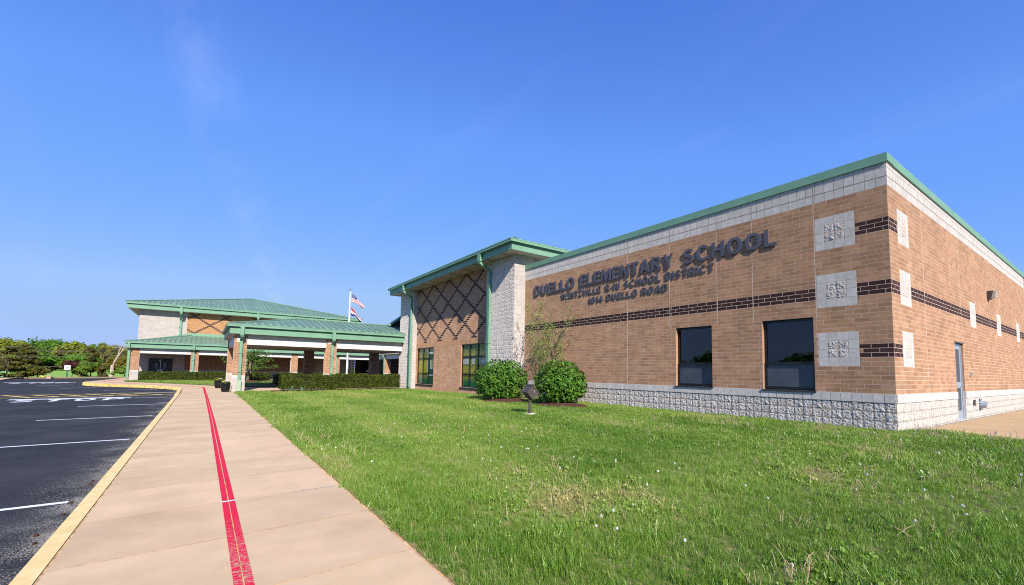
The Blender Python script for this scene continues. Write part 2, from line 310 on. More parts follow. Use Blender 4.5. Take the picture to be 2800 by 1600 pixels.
def grid_sheet(name, xs, ys, zf, material, parent=None, inside=None, **kw):
    """sheet following a height function, cells dropped where inside() is false"""
    nx, ny = len(xs), len(ys); v = [(x, y, zf(x, y)) for y in ys for x in xs]; f = []
    for j in range(ny-1):
        for i in range(nx-1):
            if inside is None or inside((xs[i]+xs[i+1])/2, (ys[j]+ys[j+1])/2): f.append((j*nx+i, j*nx+i+1, (j+1)*nx+i+1, (j+1)*nx+i))
    me = bpy.data.meshes.new(name); me.from_pydata(v, [], f); me.materials.append(material); me.update()
    return add(name, me, parent, **kw)
def poly_sheet(name, pts, zf, material, parent=None, res=1.0, thick=0., **kw):
    """polygon in plan, cut up and laid on a height function"""
    bm = bmesh.new(); vs_ = [bm.verts.new((x, y, 0)) for x, y in pts]; bm.faces.new(vs_)
    xs = [p[0] for p in pts]; ys = [p[1] for p in pts]
    for ax, lo, hi in ((0, min(xs), max(xs)), (1, min(ys), max(ys))):
        t = lo+res
        while t < hi:
            co = (t, 0, 0) if ax == 0 else (0, t, 0); no = (1, 0, 0) if ax == 0 else (0, 1, 0)
            bmesh.ops.bisect_plane(bm, geom=bm.verts[:]+bm.edges[:]+bm.faces[:], plane_co=co, plane_no=no); t += res
    bmesh.ops.recalc_face_normals(bm, faces=bm.faces)
    if bm.faces and sum(f.normal.z for f in bm.faces) < 0: bmesh.ops.reverse_faces(bm, faces=bm.faces)
    if thick:
        ext = bmesh.ops.extrude_face_region(bm, geom=bm.faces[:])
        low = {v for v in bm.verts} - {g for g in ext['geom'] if isinstance(g, bmesh.types.BMVert)}
        for v in bm.verts: v.co.z = zf(v.co.x, v.co.y) - (thick if v in low else 0)
        bmesh.ops.recalc_face_normals(bm, faces=bm.faces)
    else:
        for v in bm.verts: v.co.z = zf(v.co.x, v.co.y)
    me = bpy.data.meshes.new(name); bm.to_mesh(me); bm.free(); me.materials.append(material)
    return add(name, me, parent, **kw)

# ------------------------------------------------------------------ bricks and blocks
C4 = .1016; BL = .3048; CM = .2032
def ubox():
    return MB().box(-.5, .5, -.5, .5, -.5, .5).mesh('unit_brick', [BRICK])
UB = {}
def unit(material):
    if material.name not in UB:
        me = MB().box(-.5, .5, -.5, .5, -.5, .5).mesh('unit_'+material.name, [material]); UB[material.name] = me
    return UB[material.name]
def split_mesh(k):
    """rock-faced block, unit size, rough side towards -Y"""
    n = 8; rr = np.random.default_rng(100+k); v = []; f = []
    h = rr.normal(0, 1, (n, n)); tilt = rr.normal(0, .35, 2)
    for j in range(n):
        for i in range(n):
            x = i/(n-1)-.5; z = j/(n-1)-.5
            e = min(1, 9*min(.5-abs(x), .5-abs(z)))
            v.append((x+(.03*rr.normal() if e == 1 else 0), -.25-.5*e*(.24+.19*h[j, i]+.25*(tilt[0]*x+tilt[1]*z)), z+(.03*rr.normal() if e == 1 else 0)))
    for j in range(n-1):
        for i in range(n-1):
            a = j*n+i
            if (i+j) % 2: f += [(a, a+1, a+n+1), (a, a+n+1, a+n)]
            else: f += [(a, a+1, a+n), (a+1, a+n+1, a+n)]
    b = len(v); v += [(-.5, .5, -.5), (.5, .5, -.5), (.5, .5, .5), (-.5, .5, .5)]
    me = bpy.data.meshes.new('split_block'); me.from_pydata(v, [], f); me.materials.append(SPLIT); me.update(); return me
SPL = [split_mesh(k) for k in range(10)]

class Wall:
    """a wall face: axis 'X' (runs along X, faces -Y) or 'Y' (runs along Y, faces -X); plane = where the face lies"""
    def __init__(s, axis, plane): s.axis = axis; s.plane = plane
    def place(s, u, d, z):          # d = distance in front of the face
        return (u, s.plane-d, z) if s.axis == 'X' else (s.plane-d, u, z)
    def dist(s, u, z):
        p = Vector(s.place(u, 0, z)) - Vector((0, 0, CAMH)); D = p.length
        return D*D*D/max(.05, abs(p.y if s.axis == 'X' else p.x))      # grows as the piece shows smaller
    def rot(s): return (0, 0, 0) if s.axis == 'X' else (0, 0, -math.pi/2)
    def boxargs(s, u0, u1, d0, d1, z0, z1):
        if s.axis == 'X': return (u0, u1, s.plane-d1, s.plane-d0, z0, z1)
        return (s.plane-d1, s.plane-d0, u0, u1, z0, z1)

def clip(u0, u1, z0, z1, holes):
    segs = [(u0, u1)]; zc = (z0+z1)/2
    for a, b, c, d in holes:
        if not (c-1e-4 < zc < d+1e-4): continue
        out = []
        for p, q in segs:
            if q <= a or p >= b: out.append((p, q)); continue
            if p < a: out.append((p, a))
            if q > b: out.append((b, q))
        segs = out
    return [(p, q) for p, q in segs if q-p > .03]

class Pieces:
    """collects pieces of one thing: the largest become objects of their own, the rest one joined part"""
    def __init__(s): s.k = {}
    def put(s, name, wall, u0, u1, z0, z1, material, proud=.0012, rough=0., back=.02):
        s.k.setdefault(name, []).append((wall.dist((u0+u1)/2, (z0+z1)/2)/max(.05, (u1-u0)*(z1-z0))**.5, wall, u0, u1, z0, z1, material, proud, rough, back))
    def emit(s, parent, limit=300):
        for name, L in s.k.items():
            L.sort(key=lambda t: t[0])
            for i, (q, w, u0, u1, z0, z1, material, proud, rough, back) in enumerate(L[:limit]):
                uc, zc = (u0+u1)/2, (z0+z1)/2
                if rough:
                    add(name, SPL[(i*7) % 10], parent, loc=w.place(uc, -.26*rough, zc), rot=w.rot(), scl=(u1-u0, rough, z1-z0))
                else:
                    t = proud+back
                    sc = (u1-u0, t, z1-z0) if w.axis == 'X' else (t, u1-u0, z1-z0)
                    add(name, unit(material), parent, loc=w.place(uc, proud-t/2, zc), scl=sc)
            rest = L[limit:]
            if not rest: continue
            V = []; F = []; nb = 0
            if rest[0][8]:
                for i, (q, w, u0, u1, z0, z1, material, proud, rough, back) in enumerate(rest):
                    me = SPL[(i*7) % 10]; co = np.empty(len(me.vertices)*3); me.vertices.foreach_get('co', co); co = co.reshape(-1, 3)*np.array([u1-u0, rough, z1-z0])
                    fl = np.array([p.vertices[:] for p in me.polygons])
                    if w.axis == 'Y': co = np.stack([co[:, 1], -co[:, 0], co[:, 2]], 1)
                    co += np.array(w.place((u0+u1)/2, -.26*rough, (z0+z1)/2)); V.append(co); F.append(fl+nb); nb += len(co)
                V = np.concatenate(V); F = np.concatenate(F); me = bpy.data.meshes.new(name); me.from_pydata(V.tolist(), [], F.tolist()); me.materials.append(SPLIT)
            else:
                mb = MB(); mts = []
                for (q, w, u0, u1, z0, z1, material, proud, rough, back) in rest:
                    if material not in mts: mts.append(material)
                    mb.box(*w.boxargs(u0, u1, -back, proud, z0, z1), mts.index(material))
                me = mb.mesh(name, mts)
            me.update(); add(name+'work', me, parent, kind='stuff')

def lay_bricks(P, wall, u0, u1, z0, courses, holes=(), phase=0., dark=None, name='brick', joint=.011, k0=0, tan=None):
    for k in range(courses):
        za, zb = z0+k*C4, z0+(k+1)*C4
        off = phase + (BL/2 if (k+k0) % 2 else 0)
        i = math.floor((u0-off)/BL)-1
        while True:
            a = off+i*BL; b = a+BL; i += 1
            if a >= u1: break
            if b <= u0: continue
            for p, q in clip(max(a, u0), min(b, u1), za, zb, holes):
                dk = dark((a+b)/2, k) if dark else False
                P.put('dark_brick' if dk else name, wall, p+joint/2, q-joint/2, za+joint/2, zb-joint/2, DARKB if dk else (tan or BRICK), .0004 if dk else .0012)
def lay_blocks(P, wall, u0, u1, z0, courses, holes=(), split=False, material=None, joint=.010, phase=None, name=None, ring=None, proud=.002, w=CM, relief=.065):
    ph = u0 if phase is None else phase
    for k in range(courses):
        za, zb = z0+k*CM, z0+(k+1)*CM
        i = math.floor((u0-ph)/w+1e-6)
        while True:
            a = ph+i*w; b = a+w; i += 1
            if a >= u1-1e-4: break
            for p, q in clip(max(a, u0), min(b, u1), za, zb, holes):
                sp_ = split((p+q)/2, (za+zb)/2) if callable(split) else split
                P.put(name or ('rock_faced_block' if sp_ else 'block'), wall, p+joint/2, q-joint/2, za+joint/2, zb-joint/2, SPLIT if sp_ else (material or CMU), proud, relief if sp_ else 0.)
def wall_body(wall, u0, u1, z0, z1, thick, holes, name, material, parent):
    """wall slab with real openings"""
    us = sorted({u0, u1, *[h for a in holes for h in a[:2] if u0 < h < u1]}); zz = sorted({z0, z1, *[h for a in holes for h in a[2:] if z0 < h < z1]})
    mb = MB()
    for i in range(len(us)-1):
        run = None
        for j in range(len(zz)-1):
            uc, zc = (us[i]+us[i+1])/2, (zz[j]+zz[j+1])/2
            if any(a < uc < b and c < zc < d for a, b, c, d in holes):
                if run is not None: mb.box(*wall.boxargs(us[i], us[i+1], -thick, 0, run, zz[j])); run = None
            elif run is None: run = zz[j]
        if run is not None: mb.box(*wall.boxargs(us[i], us[i+1], -thick, 0, run, zz[-1]))
    return mb.build(name, material, parent)

# ------------------------------------------------------------------ letters
def arc(cx, cy, rx, ry, a0, a1, n=16, pw=1.):
    out = []
    for i in range(n+1):
        t = R(a0+(a1-a0)*i/n); c, s = math.cos(t), math.sin(t)
        out.append((cx+rx*math.copysign(abs(c)**pw, c), cy+ry*math.copysign(abs(s)**pw, s)))
    return out
def ribbon(sp, t):
    L_, R_ = [], []
    for i, p in enumerate(sp):
        a = sp[max(i-1, 0)]; b = sp[min(i+1, len(sp)-1)]; dx_, dy_ = b[0]-a[0], b[1]-a[1]; d = math.hypot(dx_, dy_) or 1
        nx, ny = -dy_/d, dx_/d; L_.append((p[0]+nx*t/2, p[1]+ny*t/2)); R_.append((p[0]-nx*t/2, p[1]-ny*t/2))
    return L_+R_[::-1]
s_, h_ = .205, .165
SPINE = arc(.36, .725, .235, .19, 20, 270, 16) + arc(.36, .285, .255, .20, 90, -160, 16)[1:]
GL = {
 'D': (.76, [[(0, 0)]+arc(.34, .5, .40, .5, -90, 90, 18, .85)+[(0, 1)], [(s_, h_)]+arc(.32, .5, .21, .5-h_, -90, 90, 14, .85)+[(s_, 1-h_)]]),
 'U': (.74, [[(0, 1), (0, .36)]+arc(.37, .36, .37, .38, 180, 360, 18)[1:-1]+[(.74, .36), (.74, 1), (.74-s_, 1), (.74-s_, .36)]+arc(.37, .36, .37-s_, .21, 360, 180, 14)[1:-1]+[(s_, .36), (s_, 1)]]),
 'E': (.64, [[(0, 0), (.64, 0), (.64, .175), (s_, .175), (s_, .425), (.59, .425), (.59, .59), (s_, .59), (s_, .825), (.63, .825), (.63, 1), (0, 1)]]),
 'F': (.60, [[(0, 0), (s_, 0), (s_, .41), (.53, .41), (.53, .585), (s_, .585), (s_, .825), (.60, .825), (.60, 1), (0, 1)]]),
 'L': (.60, [[(0, 0), (.60, 0), (.60, .18), (s_, .18), (s_, 1), (0, 1)]]),
 'O': (.84, [arc(.42, .5, .42, .52, 0, 360, 32, .9)[:-1], arc(.42, .5, .215, .35, 0, 360, 28, .9)[:-1]]),
 'C': (.80, [arc(.42, .5, .42, .52, 40, 320, 26, .9)+arc(.42, .5, .215, .35, 320, 40, 22, .9)]),
 'G': (.82, [arc(.42, .5, .42, .52, 40, 330, 26, .9)+[(.80, .12), (.80, .54), (.46, .54), (.46, .38), (.62, .38), (.62, .24)]+arc(.42, .5, .215, .35, 310, 40, 22, .9)]),
 'S': (.74, [ribbon(SPINE, .185)]),
 'M': (.90, [[(0, 0), (.19, 0), (.19, .70), (.35, 0), (.55, 0), (.71, .70), (.71, 0), (.90, 0), (.90, 1), (.62, 1), (.45, .30), (.28, 1), (0, 1)]]),
 'N': (.76, [[(0, 0), (.195, 0), (.195, .66), (.54, 0), (.76, 0), (.76, 1), (.565, 1), (.565, .34), (.22, 1), (0, 1)]]),
 'T': (.68, [[(.2375, 0), (.4425, 0), (.4425, .82), (.68, .82), (.68, 1), (0, 1), (0, .82), (.2375, .82)]]),
 'A': (.80, [[(0, 0), (.215, 0), (.285, .21), (.515, .21), (.585, 0), (.80, 0), (.52, 1), (.28, 1)], [(.335, .37), (.465, .37), (.40, .74)]]),
 'R': (.76, [[(0, 0), (s_, 0), (s_, .38), (.36, .38), (.53, 0), (.76, 0), (.57, .42)]+arc(.42, .70, .31, .30, -60, 90, 14)+[(0, 1)], [(s_, .54)]+arc(.40, .69, .12, .15, -90, 90, 10)+[(s_, .84)]]),
 'P': (.70, [[(0, 0), (s_, 0), (s_, .36)]+arc(.38, .68, .32, .32, -90, 90, 14)+[(0, 1)], [(s_, .53)]+arc(.36, .68, .13, .15, -90, 90, 10)+[(s_, .83)]]),
 'Y': (.76, [[(.2775, 0), (.4825, 0), (.4825, .39), (.76, 1), (.53, 1), (.38, .60), (.23, 1), (0, 1), (.2775, .39)]]),
 'H': (.74, [[(0, 0), (s_, 0), (s_, .415), (.535, .415), (.535, 0), (.74, 0), (.74, 1), (.535, 1), (.535, .595), (s_, .595), (s_, 1), (0, 1)]]),
 'W': (1.06, [[(.20, 0), (.40, 0), (.53, .66), (.66, 0), (.86, 0), (1.06, 1), (.855, 1), (.755, .35), (.63, 1), (.43, 1), (.305, .35), (.205, 1), (0, 1)]]),
 'Z': (.70, [[(0, 0), (.70, 0), (.70, .175), (.25, .175), (.69, .83), (.69, 1), (.03, 1), (.03, .825), (.43, .825), (0, .18)]]),
 'V': (.76, [[(.27, 0), (.49, 0), (.76, 1), (.54, 1), (.38, .33), (.22, 1), (0, 1)]]),
 'I': (.205, [[(0, 0), (.205, 0), (.205, 1), (0, 1)]]),
 '-': (.34, [[(0, .33), (.34, .33), (.34, .50), (0, .50)]]),
 '1': (.42, [[(.20, 0), (.40, 0), (.40, 1), (.25, 1), (.20, .87), (.02, .80), (.02, .65), (.20, .67)]]),
 '8': (.66, [arc(.33, .275, .33, .285, 160, 380, 20)+arc(.33, .745, .29, .265, -20, 200, 20), arc(.33, .745, .11, .115, 0, 360, 16)[:-1], arc(.33, .275, .13, .14, 0, 360, 16)[:-1]]),
 '4': (.68, [[(.36, 0), (.55, 0), (.55, .21), (.68, .21), (.68, .37), (.55, .37), (.55, 1), (.35, 1), (0, .38), (0, .21), (.36, .21)], [(.17, .37), (.36, .37), (.36, .71)]]),
}
GCACHE = {}
def glyph(ch, depth, offset=0.):
    """unit-height letter in XZ, front at -Y, extruded to +Y by depth"""
    key = (ch, round(depth, 4), offset)
    if key in GCACHE: return GCACHE[key]
    cu = bpy.data.curves.new('g', 'CURVE'); cu.dimensions = '2D'; cu.fill_mode = 'BOTH'; cu.extrude = depth/2; cu.offset = offset
    for poly in GL[ch][1]:
        sp2 = cu.splines.new('POLY'); sp2.points.add(len(poly)-1); sp2.use_cyclic_u = True
        for i, (x, y) in enumerate(poly): sp2.points[i].co = (x, y, 0, 1)
    ob = bpy.data.objects.new('g', cu); COL.objects.link(ob); bpy.context.view_layer.update()
    me = bpy.data.meshes.new_from_object(ob.evaluated_get(bpy.context.evaluated_depsgraph_get()))
    bpy.data.objects.remove(ob); bpy.data.curves.remove(cu)
    me.transform(Matrix.Rotation(math.pi/2, 4, 'X'))
    me.name = 'letter_'+ch; GCACHE[key] = me
    return me
def words_on_wall(text, parent, placer, h, material, name='letter', depth=.1, offset=0., gap=.14):
    """text: list of (word, start, end) along the reading direction; placer(s) -> (location, rotation)"""
    for word, a, b in text:
        tot = sum(GL[c][0] for c in word)+gap*(len(word)-1); k = (b-a)/tot; x = a
        for c in word:
            me = glyph(c, depth, offset)
            if not me.materials: me.materials.append(material)
            elif me.materials[0] != material:
                me = me.copy(); me.materials[0] = material
            loc, rot = placer(x); add(name, me, parent, loc=loc, rot=rot, scl=(k, 1, h)); x += (GL[c][0]+gap)*k

# ================================================================== THE SETTING
def lin(a, b, step):
    n = max(2, int(abs(b-a)/step)+1); return list(np.linspace(a, b, n))
FIELD = mat('field_grass', (.105, .215, .030), (.165, .265, .048), scale=.25, rough=1, detail=6)
grid_sheet('ground', lin(-900, 900, 60), lin(-500, 1100, 60), lambda x, y: -.9, FIELD, kind='structure')
grid_sheet('field', lin(-600, 500, 25), lin(69.5, 1050, 20), lambda x, y: .10+.0022*(y-70)+.0000012*(y-70)**2, FIELD, kind='structure')
VERGE = mat('verge_soil_grass', (.10, .13, .035), (.20, .16, .08), scale=3, rough=1, detail=8)
# car park
lot = grid_sheet('parking_lot', lin(-60, -1.0, 2.0), lin(-30, 70, 2.0), zp, ASPH, kind='structure')
def marking(pts, dz=.004, m=LINEW, name='painted_line'):
    poly_sheet(name, pts, lambda x, y: zp(x, y)+dz, m, lot, res=2.5)
for yc in (7.72, 13.32, 18.9, 24.25):
    marking([(-3.95, yc-.05), (-1.27, yc-.05), (-1.27, yc+.05), (-3.95, yc+.05)])
marking([(-3.0, 28.95), (-1.4, 28.95), (-1.4, 29.05), (-3.0, 29.05)])
marking([(-7.16, 29.45), (-2.9, 29.45), (-2.9, 29.95), (-7.16, 29.95)], name='stop_bar')
for k in range(6):
    x = -8.32+1.0*k*1.02
    marking([(x, 33.6), (x+.13, 33.6), (x+1.55, 31.3), (x+1.42, 31.3)], m=LINEY, name='hatch_line')
marking([(-12, 33.62), (-1.3, 33.62), (-1.3, 33.72), (-12, 33.72)], m=LINEY, name='hatch_line')
marking([(-12, 31.18), (-1.3, 31.18), (-1.3, 31.28), (-12, 31.28)], m=LINEY, name='hatch_line')
marking([(-13.45, 54.1), (-9.05, 53.7), (-9.05, 54.15), (-13.45, 54.55)], name='stop_bar')
for (x0, y0, x1, y1) in ((-5.0, 37.6, -2.4, 37.9), (-7.6, 41.0, -5.8, 43.2), (-9.9, 46.6, -8.2, 48.0), (-3.9, 33.9, -1.3, 33.85)):
    marking([(x0, y0), (x1, y1), (x1, y1+.1), (x0, y0+.1)])
for ch, x0, x1 in (('S', -6.75, -6.05), ('T', -5.75, -5.05), ('O', -4.75, -4.05), ('P', -3.75, -3.05)):
    me = glyph(ch, .002).copy(); me.materials.clear(); me.materials.append(LINEW)
    add('painted_letter', me, lot, loc=(x0, 27.75, zp(x0, 28.5)+.006), rot=(-math.pi/2+.0055, -.012, 0), scl=((x1-x0)/GL[ch][0], 1, 1.5))
for ch, x0 in (('S', -12.7), ('T', -11.7), ('O', -10.9), ('P', -10.0)):
    me = glyph(ch, .002).copy(); me.materials.clear(); me.materials.append(LINEW)
    add('painted_letter', me, lot, loc=(x0, 51.9, zp(x0, 52.5)+.008), rot=(-math.pi/2+.0055, -.012, 0), scl=(.7/GL[ch][0], 1, 1.5))
# far kerb and verge of the car park
def kerb_run(pts, name, material, zf, top, w=.16, parent=None, **kw):
    mb = MB()
    for (x0, y0), (x1, y1) in zip(pts[:-1], pts[1:]):
        n = max(1, int(math.hypot(x1-x0, y1-y0)/3))
        for i in range(n):
            a = (x0+(x1-x0)*i/n, y0+(y1-y0)*i/n); b = (x0+(x1-x0)*(i+1)/n, y0+(y1-y0)*(i+1)/n)
            d = Vector((b[0]-a[0], b[1]-a[1], 0)).normalized(); nx, ny = -d.y*w, d.x*w
            q = [a, b, (b[0]+nx, b[1]+ny), (a[0]+nx, a[1]+ny)]
            mb.hexa([(x, y, zf(x, y)-.25) for x, y in q], [(x, y, top(x, y)) for x, y in q])
    return mb.build(name, material, parent, **kw)
kerb_run([(-6.3, 69.3), (-9.51, 68.6), (-13.3, 67.4), (-15.4, 67.3), (-15.5, 64.9), (-14.5, 57.7), (-22, 52)], 'far_kerb', CONC, zp, lambda x, y: zp(x, y)+.14, w=-.18, kind='structure')
poly_sheet('verge', [(-6.0, 69.6), (-9.5, 68.8), (-13.3, 67.6), (-15.2, 67.5), (-15.7, 64.9), (-14.7, 57.9), (-22, 52.2), (-60, 40), (-60, 69.8), (-20, 69.8)], lambda x, y: zp(x, y)+.125, VERGE, res=4, kind='structure')
poly_sheet('side_path', [(-15.75, 64.9), (-14.75, 58.1), (-18, 55.3), (-19.5, 56.5), (-17.2, 65.3)], lambda x, y: zp(x, y)+.14, CONC, res=3, kind='structure')

# pavement, slab by slab, over a bedding sheet
KX, SX, MX = -.89, 1.57, .33
walk = grid_sheet('sidewalk', [-.9, 0, .8, 1.585], lin(-8, 30.6, 1.2), lambda x, y: zs(x, y)-.0025, JOINT, kind='structure')
def slab(x0, x1, y0, y1, sk=.05):
    g = .0075
    q = [(x0+g, y0+sk*x0+g), (x1-g, y0+sk*x1+g), (x1-g, y1+sk*x1-g), (x0+g, y1+sk*x0-g)]
    dz = random.uniform(-.0015, .0015)
    MB().hexa([(x, y, zs(x, y)-.1) for x, y in q], [(x, y, zs(x, y)+dz) for x, y in q]).build('slab', CONC, walk)
yj = 6.10-1.235*7
while yj < 30.2:
    y2 = min(yj+1.235, 30.3)
    slab(KX, MX, yj, y2); slab(MX, SX, yj, y2); yj += 1.235
# kerb with its painted top, in lengths
kerb = MB().box(-1.0, -.98, -8, -7.98, -.3, -.2).build('kerb', KERBY, kind='structure')
def kerb_piece(p, q, m=KERBY, w=.155, drop=.27):
    d = Vector((q[0]-p[0], q[1]-p[1], 0)).normalized(); n = Vector((-d.y, d.x, 0))*w
    mb = MB(); N = max(1, int(math.hypot(q[0]-p[0], q[1]-p[1])/1.5))
    for i in range(N):
        a = (p[0]+(q[0]-p[0])*i/N, p[1]+(q[1]-p[1])*i/N); b = (p[0]+(q[0]-p[0])*(i+1)/N, p[1]+(q[1]-p[1])*(i+1)/N)
        Q = [a, b, (b[0]+n.x, b[1]+n.y), (a[0]+n.x, a[1]+n.y)]
        top = [(Q[0][0], Q[0][1], zs(*Q[0])+.003), (Q[1][0], Q[1][1], zs(*Q[1])+.003), (Q[2][0]-n.x*.12, Q[2][1]-n.y*.12, zs(*Q[2])-.0), (Q[3][0]-n.x*.12, Q[3][1]-n.y*.12, zs(*Q[3])-.0)]
        mb.hexa([(x, y, zs(x, y)-drop) for x, y in Q], top)
    mb.build('kerb_stone', m, kerb)
for k in range(12):
    kerb_piece((KX-.004-.0025*k, -7.9+3.05*k), (KX-.004-.0025*(k+1), -7.9+3.05*(k+1)-.006))
kerb_piece((-.93, 28.7), (-1.0, 36.1), w=.2)
far_k = [(-1.0, 36.1), (-1.87, 38.61), (-3.34, 41.17), (-4.82, 42.86), (-6.3, 44.6), (-7.35, 46.9), (-7.5, 48.8)]
for a, b in zip(far_k[:-1], far_k[1:]): kerb_piece(a, b, KERBW, w=.16, drop=.30)
kerb_piece((-7.5, 48.8), (-7.1, 52.2), KERBY); kerb_piece((-7.1, 52.2), (-6.4, 63.0), CONC); kerb_piece((-6.4, 63.0), (-6.0, 69.5), CONC)
# far paved area and the walk below the canopy
plaza = poly_sheet('plaza', [(KX, 30.25), (-.99, 36.1), (-1.86, 38.6), (-3.33, 41.16), (-4.81, 42.85), (-6.29, 44.59), (-7.34, 46.9), (-7.49, 48.8), (-7.09, 52.2), (-6.39, 63.0), (-5.99, 69.5), (-4.8, 69.5), (-4.6, 56.0), (24, 56.9), (24, 30.3), (SX, 30.3)], zs, CONC, res=2.5, kind='structure')
# red guide stripe down the middle joint
def stripe(pts, w, dz=.004, m=REDP):
    for (x0, y0), (x1, y1) in zip(pts[:-1], pts[1:]):
        d = Vector((x1-x0, y1-y0, 0)).normalized(); n = Vector((d.y, -d.x, 0))*w/2
        poly_sheet('red_stripe', [(x0-n.x, y0-n.y), (x0+n.x, y0+n.y), (x1+n.x, y1+n.y), (x1-n.x, y1-n.y)], lambda x, y: zs(x, y)+dz, m, walk, res=1.2)
stripe([(.297, -6), (.297, 6.10)], .058); stripe([(.364, -6), (.364, 6.10)], .058)
stripe([(.297, 6.17), (.272, 15.6), (.19, 28.9)], .056); stripe([(.364, 6.17), (.340, 15.6), (.25, 28.9)], .056)
stripe([(.20, 28.9), (.16, 35.4), (.10, 36.7), (-.08, 37.5), (-1.11, 39.6), (-2.28, 41.3), (-3.82, 43.6), (-5.14, 45.66), (-6.54, 48.45)], .12)
stripe([(-6.6, 48.5), (-6.09, 57.1), (-5.7, 64)], .12)
for k in range(12): stripe([(-.86+k*.045, 29.4), (-.835+k*.045, 29.45)], .10, .005)
poly_sheet('joint_sealant', [(.262, 6.105), (.40, 6.112), (.40, 6.16), (.262, 6.153)], lambda x, y: zs(x, y)+.003, mat('sealant', (.62, .56, .50), (.74, .70, .66), scale=30, rough=.8), walk, res=1)
poly_sheet('joint_sealant', [(1.0, 6.145), (1.50, 6.17), (1.50, 6.182), (1.0, 6.157)], lambda x, y: zs(x, y)+.0035, MATS['sealant'], walk, res=1)
# apron beside the end wall
apron = poly_sheet('apron', [(12.97, -20), (45, -20), (45, 3.10), (12.97, 3.10)], lambda x, y: .40-.0012*(x-13), CONC2, res=6, kind='structure')
MB().hexa([(12.9, 3.09, .40), (40, 3.09, .36), (40, 3.14, .36), (12.9, 3.14, .40)], [(12.9, 3.09, .412), (40, 3.09, .372), (40, 3.14, .372), (12.9, 3.14, .412)]).build('joint_filler', mat('filler', (.10, .13, .13), (.35, .33, .30), scale=8, rough=.9), apron)
# lawns
TURF = mat('turf_soil', (.06, .11, .020), (.20, .155, .07), scale=16, rough=1, detail=8, bump=.8, bscale=60)
lawn = grid_sheet('lawn', lin(1.60, 12.95, .45), lin(-14, 30.0, .5), lambda x, y: zl(x, y)-.012, TURF, kind='structure', inside=lambda x, y: not (x > 12.36 and y > 3.1))
grid_sheet('soil_edge', [1.565, 1.62, 1.70], lin(-8, 29.9, .4), lambda x, y: zl(x, y)-.008-.008*(x-1.56)*10, SOIL, kind='structure')
lawn_far = poly_sheet('far_lawn', [(-5.33, 48.6), (-2.16, 44.3), (.88, 39.05), (2.45, 36.3), (4.7, 36.2), (7.6, 40), (16.4, 40.0), (16.4, 50.4), (-4.86, 51.4)], lambda x, y: zs(x, y)+.04, TURF, res=1, kind='structure')
poly_sheet('hedge_mulch', [(-4.9, 50.2), (6.9, 49.9), (16.2, 49.9), (16.2, 51.9), (-4.9, 51.9)], lambda x, y: zs(x, y)+.07, MULCH, res=2, kind='structure')
def bed(name, cx, cy, rx, ry, h, zf, n=28, rings=5):
    mb = MB(); R_ = []
    for r in range(rings+1):
        t = r/rings
        row = []
        for k in range(n):
            a = 2*math.pi*k/n; w = 1+.08*math.sin(3*a+cx)+.05*math.sin(7*a)
            x, y = cx+rx*t*w*math.cos(a), cy+ry*t*w*math.sin(a)
            row.append((x, y, zf(x, y)+h*(1-t**2)-.02*(t > .99)+.012*random.random()))
        R_.append(row)
    for r in range(rings):
        for k in range(n):
            k2 = (k+1) % n; mb.face([R_[r][k], R_[r][k2], R_[r+1][k2], R_[r+1][k]])
    return mb.build(name, MULCH, kind='structure')
bed('mulch_bed', 10.38, 15.2, .95, 1.3, .09, zl); bed('mulch_bed', 10.72, 12.35, .72, 1.35, .09, zl)
bed('mulch_bed', 3.5, 46.0, 1.1, 1.1, .16, lambda x, y: zs(x, y)+.04)
poly_sheet('mulch_strip', [(3.3, 29.05), (7, 28.9), (11.7, 28.7), (11.7, 30.5), (3.4, 30.5)], lambda x, y: zl(x, y)+.03, MULCH, res=.6, kind='structure')

# ================================================================== CLASSROOM WING
CXW, CYW, ZB, YL = 12.343, 3.127, 1.243, 16.685
wing = thing('classroom_wing', (CXW+6, (CYW+YL)/2, .3), 'long flat-roofed tan brick school wing with three grey block squares at its corner', 'building')
FW = Wall('Y', CXW); EW = Wall('X', CYW)
XE = 34.0
win_f = [(7.34, 8.56, ZB, ZB+18*C4), (4.67, 5.90, ZB, ZB+18*C4)]
sq = [(6, 14), (20, 28), (34, 42)]
sqf = [(3.755, 4.575, ZB+a*C4, ZB+b*C4) for a, b in sq]
joints_f = [(10.514, 10.526, ZB, 6.5), (8.764, 8.776, 3.07, 6.5), (7.144, 7.156, 3.07, 6.5), (6.114, 6.126, 3.07, 6.5), (4.584, 4.596, 3.07, 6.5)]
door_e = [(17.71, 18.70, .42, ZB+14*C4-.01)]
sqe = [(12.95, 13.765, ZB+a*C4, ZB+b*C4) for a, b in sq] + [(x, x+.815, ZB+20*C4, ZB+28*C4) for x in (19.93, 24.31, 28.69, 33.0)]
wall_body(FW, CYW+.25, YL, .1, 6.45, .25, [(a, b, c, d) for a, b, c, d in win_f], 'wall', MORTAR, wing)
wall_body(EW, CXW, XE, .1, 6.45, .25, door_e, 'wall', MORTAR, wing)
MB().box(CXW+.3, XE, CYW+.3, YL, 6.1, 6.3).build('roof', mat('roof_membrane', (.3, .3, .29), rough=.9), wing)
CJD = mat('dark_block_joint', (.30, .26, .22), (.38, .33, .28), scale=6, rough=.95)
for w, a, b in ((FW, CYW, YL), (EW, CXW, XE)):
    for z0, z1 in ((ZB+46*C4+.002, 6.449), (.12, ZB-.002)):
        for p, q in clip(a, b, z0, z1, [(door_e[0][0], door_e[0][1], -1, 2)] if w is EW else []):
            MB().box(*w.boxargs(p, q, 0, .0009, z0, z1)).build('joint_bed', CJD, wing)
P = Pieces()
bands = [(8, 11), (22, 25), (36, 39)]
def dark_front(u, k):
    if 22 <= k < 25: return True
    return (8 <= k < 11 or 36 <= k < 39) and u < 3.80
